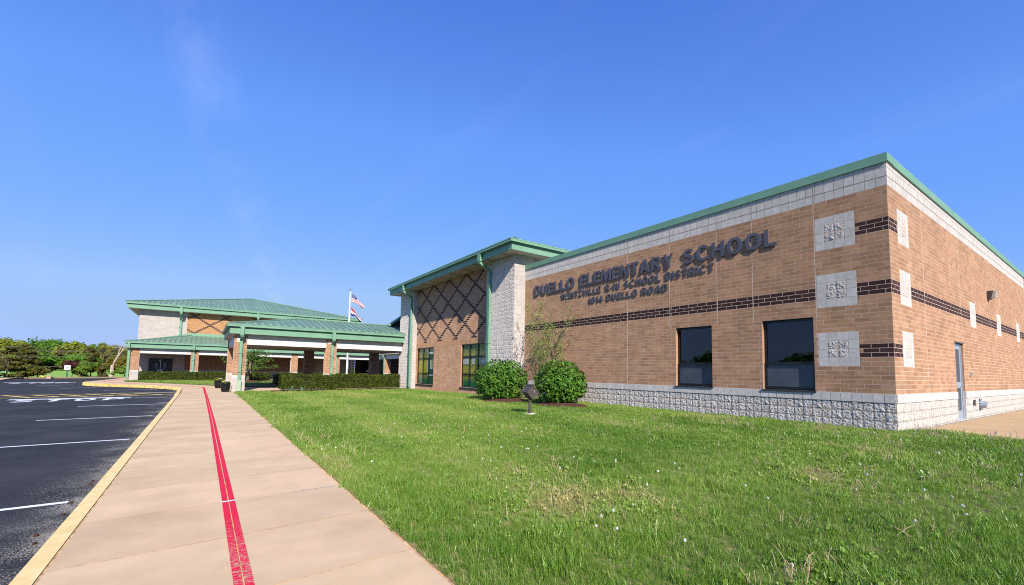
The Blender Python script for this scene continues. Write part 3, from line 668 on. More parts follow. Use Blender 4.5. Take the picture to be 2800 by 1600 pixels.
def dark_end(u, k):
    if 22 <= k < 25: return True
    return (8 <= k < 11 or 36 <= k < 39) and u < 12.98
# top course of bricks runs a little redder, like the photo's header row
lay_bricks(P, FW, CYW, YL, ZB, 46, win_f+sqf+joints_f, phase=CYW+.10, dark=dark_front)
lay_bricks(P, EW, CXW, 31.5, ZB, 46, door_e+sqe+[(14.9, 14.912, ZB, 6.5), (18.72, 18.732, ZB+14*C4, 6.5), (23.2, 23.212, ZB, 6.5)], phase=CXW+.10, dark=dark_end)
for w, S in ((FW, sqf), (EW, sqe)):
    for (a, b, c, d) in S:
        lay_blocks(P, w, a, b, c, 4, split=lambda u, z, a=a, c=c: a+CM < u < a+3*CM and c+CM < z < c+3*CM, w=(b-a)/4, relief=.05)
# crown of blocks below the coping
for w, a, b in ((FW, CYW, YL), (EW, CXW, 31.5)):
    lay_blocks(P, w, a, b, ZB+46*C4, 1, joints_f if w is FW else (), proud=.002, joint=.011)
    lay_blocks(P, w, a, b, ZB+48*C4+.012, 1, joints_f if w is FW else (), proud=.004, joint=.011)
    ph = a; n = int((b-a)/CM)
    for i in range(n+1):
        p, q = a+i*CM, min(a+(i+1)*CM, b)
        if q-p > .02: P.put('block', w, p+.0055, q-.0055, ZB+50*C4+.016, 6.445, CMU, .004)
    # plinth: smooth course and three or four rock-faced courses
    hl = [(x[0], x[1], .1, 1.3) for x in (door_e if w is EW else [])]
    lay_blocks(P, w, a, b, ZB-CM, 1, hl, proud=.020, joint=.011)
    lay_blocks(P, w, a, b, ZB-CM-4*CM, 4, hl, split=True, joint=.009, relief=.055)
P.emit(wing)
# coping in lengths
def cop(x0, x1, y0, y1):
    MB().box(x0, x1, y0, y1, 6.45, 6.66).build('coping', GREEN, wing)
    MB().box(x0-.012 if x1-x0 < 1 else x0, x1-.0 if x1-x0 < 1 else x1, y0 if x1-x0 < 1 else y0-.012, y1, 6.447, 6.475).build('coping_drip', GREEN, wing)
y = CYW-.03
while y < YL-.1:
    y2 = min(y+3.05, YL-.005); cop(CXW-.03, CXW+.36, y, y2-.004); y = y2
x = CXW+.364
while x < XE:
    cop(x, x+3.05-.004, CYW-.03, CYW+.36); x += 3.05
# windows
def wing_window(a, b, c, d, blind):
    w = MB()
    f = .055; X = CXW+.10
    for (u0, u1, z0, z1) in ((a, a+f, c, d), (b-f, b, c, d), (a+f, b-f, d-f, d), (a+f, b-f, c+.02, c+.02+f), (a+f, b-f, c+.66, c+.66+.07)):
        w.box(X, X+.09, u0, u1, z0, z1)
    o = w.build('window', FRAME, wing)
    # lower sash stands proud
    s2 = MB()
    for (u0, u1, z0, z1) in ((a+.01, a+.06, c+.03, c+.70), (b-.06, b-.01, c+.03, c+.70), (a+.06, b-.06, c+.03, c+.085), (a+.06, b-.06, c+.655, c+.70)):
        s2.box(X-.03, X-.002, u0, u1, z0, z1)
    s2.build('sash', FRAME, o)
    MB().box(X+.04, X+.05, a+f, b-f, c+.73, d-f).build('pane', THIN, o)
    MB().box(X+.01, X+.02, a+.06, b-.06, c+.085, c+.655).build('insect_screen', SCREEN, o)
    MB().hexa([(CXW-.045, a-.03, c-.035), (X+.02, a-.03, c-.02), (X+.02, b+.03, c-.02), (CXW-.045, b+.03, c-.035)], [(CXW-.045, a-.03, c-.004), (X+.02, a-.03, c+.02), (X+.02, b+.03, c+.02), (CXW-.045, b+.03, c-.004)]).build('sill', SILL, o)
    MB().box(CXW+.002, X+.0, b-.004, b-.0005, c+.02, d).build('jamb', BRICK, o)
    MB().box(CXW+.002, X+.0, a+.0005, a+.004, c+.02, d).build('jamb', BRICK, o)
    MB().box(CXW+.004, X+.0, a+.004, b-.004, d-.012, d-.002).build('lintel', FRAME, o)
    if blind:
        bl = MB(); z = d-.1
        while z > c+.98:
            bl.box(X+.075, X+.082, a+f+.01, b-f-.01, z-.018, z); z -= .026
        bl.build('blind', mat('blind_grey', (.30, .33, .40), rough=.6), o, kind='stuff')
    rm = MB().box(X+1.20, X+1.22, a-.8, b+.8, c-.5, d+.4).box(X+.15, X+1.2, a-.8, a-.78, c-.5, d+.4).box(X+.15, X+1.2, b+.78, b+.8, c-.5, d+.4).box(X+.15, X+1.2, a-.8, b+.8, d+.38, d+.4).box(X+.15, X+1.2, a-.8, b+.8, c-.5, c-.48).build('room_behind', INTER, o)
wing_window(*win_f[0], False); wing_window(*win_f[1], True)
# end door
dr = MB(); a, b, c, d = door_e[0]; Y = CYW+.065
for (u0, u1, z0, z1) in ((a, a+.045, c, d), (b-.045, b, c, d), (a+.045, b-.045, d-.05, d)):
    dr.box(u0, u1, Y-.02, Y+.08, z0, z1)
door = dr.build('door', ALU, wing)
lf = MB()
for (u0, u1, z0, z1) in ((a+.05, a+.15, c+.01, d-.055), (b-.15, b-.05, c+.01, d-.055), (a+.15, b-.15, d-.17, d-.055), (a+.15, b-.15, c+.01, c+.26), (a+.15, b-.15, c+.92, c+1.10)):
    lf.box(u0, u1, Y, Y+.045, z0, z1)
lf.build('door_leaf', ALU, door)
DG = mat('door_glass', (.045, .05, .058), (.085, .092, .105), scale=3, rough=.15, spec=.6, stretch=(6, 1, 1))
MB().box(a+.15, b-.15, Y+.015, Y+.025, c+.26, c+.92).build('pane', DG, door); MB().box(a+.15, b-.15, Y+.015, Y+.025, c+1.10, d-.17).build('pane', DG, door)
MB().tube([(b-.10, Y, c+1.0), (b-.10, Y-.06, c+1.0), (b-.22, Y-.06, c+1.0)], .012).build('handle', ALU, door)
MB().box(a-.02, b+.02, CYW-.02, Y, d+.0, d+.03).build('lintel', SILL, door)
MB().box(a, b, CYW+.02, Y+.1, c-.03, c+.012).build('threshold', ALU, door)
for u in (a+.002, b-.002):
    MB().box(u-.0015, u+.0015, CYW+.003, Y-.02, ZB+.01, d).build('jamb', BRICK, door)
    MB().box(u-.0015, u+.0015, CYW+.003, Y-.02, c, ZB+.005).build('jamb', CMU, door)

# wall pack lamp, doorbell box, dryer vent and outlet on the end wall
lp = thing('wall_light', (22.9, CYW, 4.6), 'brown wall-pack light on the sunlit end wall above the dark band', 'light')
MB().hexa([(22.74, CYW-.08, 4.47), (23.06, CYW-.08, 4.47), (23.06, CYW, 4.47), (22.74, CYW, 4.47)], [(22.74, CYW-.16, 4.76), (23.06, CYW-.16, 4.76), (23.06, CYW, 4.76), (22.74, CYW, 4.76)]).build('housing', BRONZE, lp)
MB().hexa([(22.77, CYW-.20, 4.52), (23.03, CYW-.20, 4.52), (23.03, CYW-.10, 4.49), (22.77, CYW-.10, 4.49)], [(22.77, CYW-.23, 4.73), (23.03, CYW-.23, 4.73), (23.03, CYW-.162, 4.745), (22.77, CYW-.162, 4.745)]).build('lens', LENS, lp)
bb = thing('doorbell_box', (19.45, CYW, 1.78), 'small beige box on the brick to the right of the end door', 'box')
MB().box(19.40, 19.50, CYW-.05, CYW, 1.70, 1.84).build('box_body', SOFFIT, bb); MB().box(19.43, 19.47, CYW-.058, CYW-.051, 1.75, 1.79).build('button', FRAME, bb)
vt = thing('dryer_vent', (20.6, CYW, .8), 'round steel vent hood low on the pale block wall beside the end door', 'vent')
MB().tube([(20.6, CYW+.02, .82), (20.6, CYW-.16, .80)], .11, 16).build('duct', ALU, vt)
MB().box(20.45, 20.75, CYW-.04, CYW-.032, .64, 1.0).build('flange', ALU, vt)
ot = thing('outlet_cover', (19.65, CYW, .9), 'small brown outlet cover low on the pale block wall', 'outlet')
MB().box(19.60, 19.71, CYW-.055, CYW-.03, .80, .98).build('cover', BRONZE, ot); MB().box(19.625, 19.685, CYW-.06, CYW-.056, .85, .93).build('flap', SOFFIT, ot)

# raised sign letters
def sign(label, words, z, h):
    t = thing('sign_lettering', (CXW, (words[0][1]+words[-1][2])/2, z), label, 'sign')
    words_on_wall([(w, -a, -b) for w, a, b in words], t, lambda s: ((CXW-(.034 if h > .3 else .022), -s, z), (0, 0, -math.pi/2)), h, LETTER, depth=.03 if h > .3 else .02, gap=.14 if h > .3 else .21, offset=0. if h > .3 else -.012)
    return t
sign('large raised dark letters reading DUELLO ELEMENTARY SCHOOL high on the brick wall', [('DUELLO', 15.90, 13.26), ('ELEMENTARY', 12.92, 8.60), ('SCHOOL', 8.25, 5.45)], 5.075, .46)
sign('raised dark letters reading WENTZVILLE R-IV SCHOOL DISTRICT, middle line of the wall sign', [('WENTZVILLE', 14.07, 11.79), ('R-IV', 11.56, 10.83), ('SCHOOL', 10.64, 9.10), ('DISTRICT', 8.90, 7.22)], 4.685, .255)
sign('raised dark letters reading 1814 DUELLO ROAD, lowest line of the wall sign', [('1814', 12.45, 11.69), ('DUELLO', 11.48, 10.06), ('ROAD', 9.87, 8.82)], 4.32, .245)

# ================================================================== ENTRANCE TOWER
XT, XP = 11.70, 11.98                    # pier face, recessed brick panel
tower = thing('entrance_tower', (14, 24, .35), 'tall tan brick block with dark diamond brickwork between two pale rock-faced piers', 'building')
TPIER = Wall('Y', XT); TPAN = Wall('Y', XP); TEND = Wall('X', YL-.002)
SOF = 7.11
win_t = [(25.85, 28.50, .70, 3.10), (19.55, 22.20, .70, 3.10)]
wall_body(TPAN, 19.15, 28.67, .0, SOF, .3, win_t, 'wall', MORTAR, tower)
MB().box(XT, 12.9, YL, 19.15, .0, SOF).build('pier', CMUJ, tower)
MB().box(XT, 12.9, 28.67, 31.15, .0, SOF).build('pier', CMUJ, tower)
MB().box(12.9, 24, YL+.25, 31.10, .0, SOF).build('core_wall', CMUW, tower)
MB().box(12.95, 13.01, YL+.19, YL+.25, 6.3, SOF-.3).build('corner_trim', CMUW, tower)
P = Pieces()
ZT0 = 5.91-28*CM
rings = [(17.705, 18.518, z-4*CM, z) for z in (5.91, 5.91-9*CM, 5.91-18*CM)] + [(29.4, 30.213, z-4*CM, z) for z in (5.91, 5.91-9*CM, 5.91-18*CM)]
def pier_split(u, z):
    for a, b, c, d in rings:
        if a < u < b and c < z < d: return a+CM < u < b-CM and c+CM < z < d-CM
    return True
lay_blocks(P, TPIER, YL, 19.15, ZT0, 34, split=pier_split, phase=18.518-CM*9, joint=.008, relief=.045)
lay_blocks(P, TPIER, 28.67, 31.15, ZT0, 34, split=pier_split, phase=29.4-CM*4, joint=.008, relief=.045)
lay_blocks(P, TEND, XT, CXW-.005, ZT0, 34, split=False, material=CMUW, joint=.006, name='block')
lay_blocks(P, Wall('X', 28.668), XT+.01, XP, ZT0, 34, split=False, material=CMUW, joint=.006, name='block')
lay_blocks(P, Wall('X', 31.15), XT, XP, ZT0, 1)
# brick panel: plain below, soldier course over the windows, lattice of dark bricks above
K0 = 35
def dark_tower(u, k):
    n = round((u-20.80)/(BL/2)); m = k-1
    return (n-m) % 14 == 0 or (n+m) % 14 == 0
lay_bricks(P, TPAN, 19.15, 28.67, 3.105-C4*30, 30, win_t, phase=20.80-BL/2)
i = 0; u = 19.15
while u < 28.67:
    P.put('soldier_brick', TPAN, u+.005, min(u+C4, 28.67)-.005, 3.110, 3.105+.300, BRICK, .003); u += C4
lay_bricks(P, TPAN, 19.15, 28.67, 3.105+.3048, 37, (), phase=20.80-BL/2-BL/2, dark=dark_tower)
P.emit(tower)
# graphic windows
def tower_window(a, b, c, d, words, logo):
    X = XP+.06; f = .055
    fr = MB(); us = [a+f/2+(b-a-f)*t for t in (0, 1/3, 2/3, 1)]; zz = [c+f/2, c+.73, c+1.70, d-f/2]
    for u in us: fr.box(X, X+.09, u-f/2, u+f/2, c, d)
    for i in range(3):
        for z in zz: fr.box(X+.003, X+.087, us[i]+f/2, us[i+1]-f/2, z-f/2, z+f/2)
    o = fr.build('window', FRAME, tower)
    MB().box(XP-.05, X-.002, a-.04, b+.04, c-.045, c-.002).build('sill', SILL, o)
    MB().box(XP+.002, X, b-.004, b-.0005, c, d).build('jamb', BRICK, o)
    MB().box(XP+.002, X, a+.0005, a+.004, c, d).build('jamb', BRICK, o)
    gm = bpy.data.materials.get('window_film') or film_material(c, d)
    for i in range(3):
        for j in range(3):
            MB().box(X+.045, X+.05, us[i]+f/2, us[i+1]-f/2, zz[j]+f/2, zz[j+1]-f/2).build('pane', gm, o)
    return o, X
def film_material(c, d):
    m = mat('window_film', (.01, .09, .05), rough=.15, spec=.6); n = m.node_tree.nodes; l = m.node_tree.links; p = n['Principled BSDF']
    geo = n.new('ShaderNodeNewGeometry'); s = n.new('ShaderNodeSeparateXYZ'); l.new(geo.outputs['Position'], s.inputs[0])
    r1 = n.new('ShaderNodeMapRange'); r1.inputs['From Min'].default_value = c; r1.inputs['From Max'].default_value = d; l.new(s.outputs['Z'], r1.inputs['Value'])
    cr_ = n.new('ShaderNodeValToRGB'); e = cr_.color_ramp.elements
    e[0].position = 0; e[0].color = (.008, .12, .06, 1); e[1].position = 1; e[1].color = (.008, .09, .05, 1)
    for pos, col in ((.12, (.03, .15, .06, 1)), (.26, (.36, .32, .03, 1)), (.45, (.45, .38, .04, 1)), (.66, (.42, .36, .04, 1)), (.70, (.01, .10, .05, 1)), (.75, (.40, .36, .06, 1)), (.86, (.16, .20, .05, 1))):
        q = e.new(pos); q.color = col
    l.new(r1.outputs[0], cr_.inputs[0])
    w = n.new('ShaderNodeMath'); w.operation = 'MULTIPLY'; w.inputs[1].default_value = 19; l.new(s.outputs['Z'], w.inputs[0])
    fr = n.new('ShaderNodeMath'); fr.operation = 'FRACT'; l.new(w.outputs[0], fr.inputs[0])
    st = n.new('ShaderNodeMapRange'); st.inputs['From Min'].default_value = .35; st.inputs['From Max'].default_value = .6; st.inputs['To Min'].default_value = .35; l.new(fr.outputs[0], st.inputs['Value'])
    mid = n.new('ShaderNodeMath'); mid.operation = 'COMPARE'; mid.inputs[1].default_value = .5; mid.inputs[2].default_value = .19; l.new(r1.outputs[0], mid.inputs[0])
    mxv = n.new('ShaderNodeMath'); mxv.operation = 'MAXIMUM'; l.new(mid.outputs[0], mxv.inputs[0]); l.new(st.outputs[0], mxv.inputs[1])
    mm = n.new('ShaderNodeMix'); mm.data_type = 'RGBA'; mm.inputs['A'].default_value = (.01, .085, .045, 1); l.new(mxv.outputs[0], mm.inputs['Factor']); l.new(cr_.outputs[0], mm.inputs['B'])
    l.new(mm.outputs['Result'], p.inputs['Base Color'])
    return m
w1, X1 = tower_window(*win_t[0], None, True)
w2, X2 = tower_window(*win_t[1], None, False)
def film_word(o, X, word, a, b, z, h, m, d=.0, off=0.):
    words_on_wall([(word, -a, -b)], o, lambda s: ((X+.043-d, -s, z), (0, 0, -math.pi/2)), h, m, name='film_letter', depth=.001, offset=off)
for word, a, b in (('HOME', 22.12, 21.45), ('OF', 21.16, 20.76), ('THE', 20.46, 19.75)):
    film_word(w2, X2, word, a+.015, b-.015, 1.965, .37, GRN_DK, off=.07); film_word(w2, X2, word, a, b, 1.98, .34, BAN_W, .002)
film_word(w2, X2, 'MUSTANGS', 22.13, 19.66, 1.465, .43, GRN_DK, off=.07); film_word(w2, X2, 'MUSTANGS', 22.11, 19.68, 1.49, .38, GRN_YL, .002)
# block letter on the left film: white outlined green letter with a yellow heart
def film_quad(o, X, a, b, z0, z1, m, d=.002): MB().box(X+.041-d, X+.042-d, min(a, b), max(a, b), z0, z1).build('film_shape', m, o)
film_quad(w1, X1, 26.85, 25.92, .80, 2.95, GRN_DK, .0)
for (a, b, z0, z1) in ((26.98, 26.86, 1.55, 2.80), (26.86, 25.95, 2.68, 2.80), (26.55, 26.45, 1.72, 2.42), (26.45, 26.20, 2.34, 2.42), (26.45, 26.20, 1.72, 1.80), (26.20, 26.12, 1.72, 2.42), (27.0, 25.93, 1.28, 1.38)):
    film_quad(w1, X1, a, b, z0, z1, BAN_W)
film_quad(w1, X1, 26.43, 26.22, 1.82, 2.32, GRN_YL, .003)
# eaves: soffit, fascia, gutter, hip roof
EX0, EY0, EX1, EY1 = 11.08, 16.04, 24.0, 31.88
sb = MB()
x = EX0
sb.box(EX0+.01, EX1, EY0+.01, EY1-.01, SOF-.0, SOF+.02)
soff = sb.build('soffit', SOFFIT, tower)
for k in range(12):
    yv = EY0+.9+1.32*k
    if yv < EY1: MB().box(EX0+.02, XP, yv, yv+.10, SOF-.012, SOF-.002).build('soffit_vent', mat('vent_slot', (.30, .27, .22), rough=.7) if 'vent_slot' not in MATS else MATS['vent_slot'], soff)
def fascia(parent, x0, x1, y0, y1, z0, z1, sides, zg):
    """boards and gutters round a rectangular eave; sides drawn from 'F' front -Y, 'L' -X, 'R' +X, 'B' +Y"""
    g = .15
    for s in sides:
        if s == 'F': a = (x0, x1, y0, y0+.03); b = (x0-g, x1+.0, y0-g, y0-.002); lip = (x0-g-.012, x1, y0-g-.012, y0-g-.001)
        if s == 'B': a = (x0, x1, y1-.03, y1); b = (x0-g, x1, y1+.002, y1+g); lip = (x0-g, x1, y1+g+.001, y1+g+.012)
        if s == 'L': a = (x0-.0, x0+.03, y0+.032, y1-.032); b = (x0-g, x0-.002, y0+.002, y1-.0); lip = (x0-g-.012, x0-g-.001, y0-g+.003, y1)
        fo = MB().box(a[0], a[1], a[2], a[3], z0, z1-.07).box(a[0]+(.006 if s == 'L' else 0), a[1], a[2]+(.006 if s == 'F' else 0), a[3], z1-.068, z1).build('fascia', GREEN, parent)
        MB().box(b[0], b[1], b[2], b[3], z1-.0, zg).build('gutter', GREEN, parent)
        MB().box(lip[0], lip[1], lip[2], lip[3], zg-.035, zg+.012).build('gutter_lip', GREEN, parent)
fascia(tower, EX0, EX1, EY0, EY1, SOF-.012, 7.43, 'LF', 7.565)
def downspout(parent, pts, w=.075, m=None):
    mb = MB(); pts = [Vector(p) for p in pts]; rings = []
    for i, p in enumerate(pts):
        d = (pts[min(i+1, len(pts)-1)]-pts[max(i-1, 0)]).normalized()
        s = d.cross(Vector((0, 0, 1))); s = Vector(SIDE) if s.length < .2 else (s.normalized() if s.normalized().dot(Vector(SIDE)) > 0 else -s.normalized()); t = d.cross(s).normalized()
        rings.append([p+s*w*a+t*w*.72*b for a, b in ((-1, -1), (1, -1), (1, 1), (-1, 1))])
    for i in range(len(rings)-1): mb.hexa(rings[i], rings[i+1])
    o = mb.build('downspout', GREEN, parent)
    for p in pts[3:-1:1]:
        MB().box(p.x-w*1.25, p.x+w*1.25, p.y-w*1.25, p.y+w*1.25, p.z-.6, p.z-.56).build('strap', GREEN, o)
    return o
SIDE = (0, 1, 0)
for yd in (18.72, 28.90):
    MB().box(EX0-.155, EX0-.01, yd-.13, yd+.13, 7.05, 7.44).build('rain_head', GREEN, tower)
    downspout(tower, [(EX0-.08, yd, 7.06), (EX0-.08, yd, 6.98), (XT-.10, yd, 6.62), (XT-.09, yd, 6.45), (XT-.09, yd, 3.6), (XT-.09, yd, .45)], w=.085)
def roof_panels(parent, x0, x1, y0, z0, y1, z1, step, axis='X', flip=1, guards=(), hipL=True, hipR=True, name='roof_panel', xtop=None):
    """standing-seam slope rising from an eave along X (front slope) or along Y (left slope)"""
    n = max(1, round((x1-x0)/step)); st = (x1-x0)/n; run = abs(y1-y0); sl = (z1-z0)/run
    def top(u):
        t = run
        if hipL: t = min(t, u-x0)
        if hipR: t = min(t, x1-u)
        return max(0., t)
    def pt(u, t, dz=0.):
        v = y0+t*(1 if y1 > y0 else -1)
        return (u, v, z0+sl*t+dz) if axis == 'X' else (v, u, z0+sl*t+dz)
    for i in range(n):
        a, b = x0+i*st, x0+(i+1)*st; ta, tb = top(a), top(b); tm = top((a+b)/2)
        if max(ta, tb) < .05: continue
        mb = MB(); ring = [(a, 0), (b, 0), (b, tb), (a, ta)] if abs(ta-tb) < st*1.01 else [(a, 0), (b, 0), (b, tb), (a, ta)]
        if run < min((a+b)/2-x0 if hipL else 9e9, x1-(a+b)/2 if hipR else 9e9) or True:
            mid = []
            # corner where the hip meets the ridge inside a panel
            for e in ((x0+run) if hipL else None, (x1-run) if hipR else None):
                if e is not None and a < e < b: mid.append((e, run))
            ring = [(a, 0), (b, 0), (b, tb)]+mid+[(a, ta)]
        ring = [q for i2, q in enumerate(ring) if q not in ring[:i2]]
        if len(ring) < 3: continue
        mb.face([pt(u, t) for u, t in (ring if (axis == 'X') == (y1 > y0) else ring[::-1])])
        if ta > .06:
            r = .016
            mb.hexa([pt(a-r, .0), pt(a+r, .0), pt(a+r, ta-.02), pt(a-r, ta-.02)], [pt(a-r, .0, .045), pt(a+r, .0, .045), pt(a+r, ta-.02, .045), pt(a-r, ta-.02, .045)])
        o = mb.build(name, GREEND, parent)
        for gt in guards:
            if gt < tm-.3:
                u = (a+b)/2; q = [pt(u-.055, gt, .003), pt(u+.055, gt, .003), pt(u, gt+.13, .003)]
                MB().hexa(q, [pt(u-.03, gt+.02, .04), pt(u+.03, gt+.02, .04), pt(u, gt+.09, .05)]).build('snow_guard', GUARD, o)
roofT = MB().box(12.6, 23, 17.6, 30.3, 7.45, 7.5).build('roof_deck', GREEND, tower)
roof_panels(roofT, EX0-.15, EX1, EY0-.15, 7.57, EY0+6.0, 7.57+6.15*.24, .42, hipR=False)
roof_panels(roofT, EY0-.15, EY1+.15, EX0-.15, 7.57, EX0+6.0, 7.57+6.15*.24, .42, axis='Y')
MB().box(EX0+.05, EX0+.35, EY0-.02, EY0+.12, 7.60, 7.66).build('vent_cap', FRAME, roofT)

# ================================================================== ENTRANCE CANOPY
can = thing('entrance_canopy', (6.5, 34, .2), 'hipped green metal roof on brick columns reaching from the tower over the walk', 'canopy')
CY0 = 30.55
FX, FY = 1.18, 30.14; CB = 38.1
ridgeY, ridgeZ = 34.10, 5.05
SOFC = 3.56
MB().box(FX+.035, 11.62, FY+.035, CB, SOFC, SOFC+.02).build('soffit', SOFFIT, can)
MB().box(1.6, 12.3, CY0+.25, CB-.6, 2.98, 3.0).build('ceiling', CEIL, can)
fascia(can, FX, 11.64, FY, CB+.15, SOFC-.01, 3.955, 'FLB', 4.10)
def canopy_col(x0, x1, y0, y1, zb, par, zt=SOFC, ins=True, side=True):
    c_ = MB().box(x0, x1, y0, y1, zb-.3, zt).build('column', MORTAR, par)
    PP = Pieces(); w = Wall('X', y0)
    zsm = zb+.95
    def cells(wl, a, b):
        n = round((b-a)/CM)
        lay_blocks(PP, wl, a, b, zsm-CM, 1, proud=.006, w=(b-a)/n)
        lay_blocks(PP, wl, a, b, zsm-CM*6, 5, split=False, material=CMUW, w=(b-a)/n, proud=.004)
        hl = [(a+(b-a)/6, b-(b-a)/6, zsm+19*C4, zsm+23*C4)] if ins and wl is w else []
        lay_bricks(PP, wl, a, b, zsm, int((zt-zsm)/C4), hl, phase=a)
        for (p, q, r, s2) in hl: lay_blocks(PP, wl, p, q, r, 2, w=(q-p)/2)
    cells(w, x0, x1)
    if side: cells(Wall('Y', x0), y0, y1)
    PP.emit(c_, limit=170 if y0 < 31 else 0)
    return c_
for x0, side in ((1.45, True), (6.54, True)):
    canopy_col(x0, x0+.64, CY0-.05, CY0+.59, zs(x0+.3, CY0) if x0 < 3 else .33, can, side=side)
for x0 in (1.42, 6.50, 11.66): canopy_col(x0, x0+.66, 37.5, 38.14, .24, can, ins=False)
MB().box(6.54, 6.6, CY0+.59, 37.5, 3.0, 3.5).build('cross_beam', CEIL, can)
# white fascia beams between the columns, panel by panel
def beam_run(a, b, n, axis, plane, z0, z1, par, th=.28):
    st = (b-a)/n
    for i in range(n):
        u0, u1 = a+i*st+.003, a+(i+1)*st-.003
        if axis == 'X': MB().box(u0, u1, plane, plane+th, z0, z1).build('beam_panel', PANELW, par)
        else: MB().box(plane, plane+th, u0, u1, z0, z1).build('beam_panel', PANELW, par)
beam_run(2.10, 6.53, 2, 'X', CY0, 2.955, SOFC-.002, can); beam_run(7.19, XT-.03, 2, 'X', CY0, 2.955, SOFC-.002, can)
beam_run(CY0+.60, 37.49, 2, 'Y', 1.48, 2.955, SOFC-.002, can)
beam_run(2.10, 6.49, 2, 'X', 37.6, 2.955, SOFC-.002, can); beam_run(7.18, 11.64, 2, 'X', 37.6, 2.955, SOFC-.002, can)
MB().box(2.1, 12.3, CY0+.285, CY0+.30, 2.99, 3.5).build('beam_back', CEIL, can)
roofC = MB().box(3.0, 11.9, 31.6, 36.5, 4.0, 4.05).build('roof_deck', GREEND, can)
roof_panels(roofC, FX-.15, 12.9, FY-.15, 4.09, ridgeY, ridgeZ, .405, hipR=False, guards=(.55,))
roof_panels(roofC, FY-.15, CB+.30, FX-.15, 4.09, FX-.15+4.27, ridgeZ, .405, axis='Y', guards=(.55,))
roof_panels(roofC, FX-.15, 12.9, CB+.30, 4.09, ridgeY, ridgeZ, .405, hipR=False)
MB().tube([(5.3, ridgeY, ridgeZ+.03), (12.9, ridgeY, ridgeZ+.03)], .07, 6).build('ridge_cap', GREEND, roofC)
MB().tube([(FX-.13, FY-.13, 4.12), (5.29, ridgeY, ridgeZ+.02)], .055, 6).build('hip_cap', GREEND, roofC)
SIDE = (1, 0, 0)
for xd, zb in ((1.79, zs(1.8, 30.4)+.03), (6.88, .4)):
    MB().box(xd-.10, xd+.10, FY-.155, FY-.004, 3.45, 3.96).build('rain_head', GREEN, can)
    ds = downspout(can, [(xd, FY-.085, 3.46), (xd, FY-.085, 3.42), (xd, CY0-.16, 3.17), (xd, CY0-.15, 3.0), (xd, CY0-.15, 1.9), (xd, CY0-.15, zb)], w=.075)
    MB().box(xd-.105, xd+.105, CY0-.245, CY0-.055, zb, zb+.62).build('boot', mat('downspout_boot', (.33, .44, .30), (.38, .48, .34), scale=3, rough=.6) if 'downspout_boot' not in MATS else MATS['downspout_boot'], ds)
# louvred gable between the canopy roof and the tower
gb = MB()
gb.hexa([(11.75, 34.0, 4.98), (13.6, 34.0, 4.98), (13.6, 33.85, 4.98), (11.75, 33.85, 4.98)][::-1], [(11.75, 34.0, 5.06), (13.6, 34.0, 6.5), (13.6, 33.85, 6.5), (11.75, 33.85, 5.06)][::-1])
gab = gb.build('gable', GREEN, can)
for k in range(7):
    x = 12.05+.19*k
    MB().hexa([(x, 33.84, 5.02), (x+.15, 33.84, 5.02), (x+.15, 33.80, 5.02), (x, 33.80, 5.02)][::-1], [(x, 33.84, 5.10+(x-11.95)*.74), (x+.15, 33.84, 5.10+(x+.15-11.95)*.74), (x+.15, 33.80, 5.10+(x+.15-11.95)*.74), (x, 33.80, 5.10+(x-11.95)*.74)][::-1]).build('louvre', FRAME, gab)
MB().hexa([(11.7, 33.9, 4.98), (11.7, 33.5, 4.98), (14, 33.5, 6.78), (14, 33.9, 6.78)], [(11.66, 33.9, 5.10), (11.66, 33.5, 5.10), (13.96, 33.5, 6.90), (13.96, 33.9, 6.90)]).build('verge_trim', GREEN, gab)

# ================================================================== GYMNASIUM
gym = thing('gymnasium', (5, 66, .3), 'large hall with pyramid green metal roof, pale block corner and orange brick with dark lattice', 'building')
GY, GX0, GX1 = 56.6, -5.38, 15.0
GW = Wall('X', GY)
MB().box(GX0, GX1, GY, 76, 0, 7.16).build('wall', MORTAR, gym)
P = Pieces()
doors_g = [(-4.41, -2.52, .1, 2.36)]
lay_blocks(P, GW, GX0, -1.56, 7.16-CM*35, 35, doors_g, material=CMUW, w=CM*2, joint=.012)
k1 = int((7.16-4.6)/C4)
def dark_gym(u, k):
    n = round((u+.94)/(BL/2)); m = k-round((6.85-4.6)/C4)
    return (n-m) % 18 == 0 or (n+m) % 18 == 0
lay_bricks(P, GW, -1.55, GX1, 4.6, k1, (), phase=-.94-BL/2+(BL/2 if round((6.85-4.6)/C4) % 2 else 0), dark=dark_gym, tan=BRICKG)
lay_bricks(P, GW, -1.55, 11.1, 1.25, 16, (), phase=-.94)
lay_blocks(P, GW, -1.55, 11.1, 1.25-CM*5, 5, w=CM*2)
lay_blocks(P, GW, 11.1, 15.6, 2.88-CM*13, 13, material=CMUW, w=CM*2)
# keep only the lattice bricks as single pieces, the far small rest joined
dk = P.k.pop('dark_brick'); P.emit(gym, limit=0); P.k = {'dark_brick': dk}; P.emit(gym, limit=300)
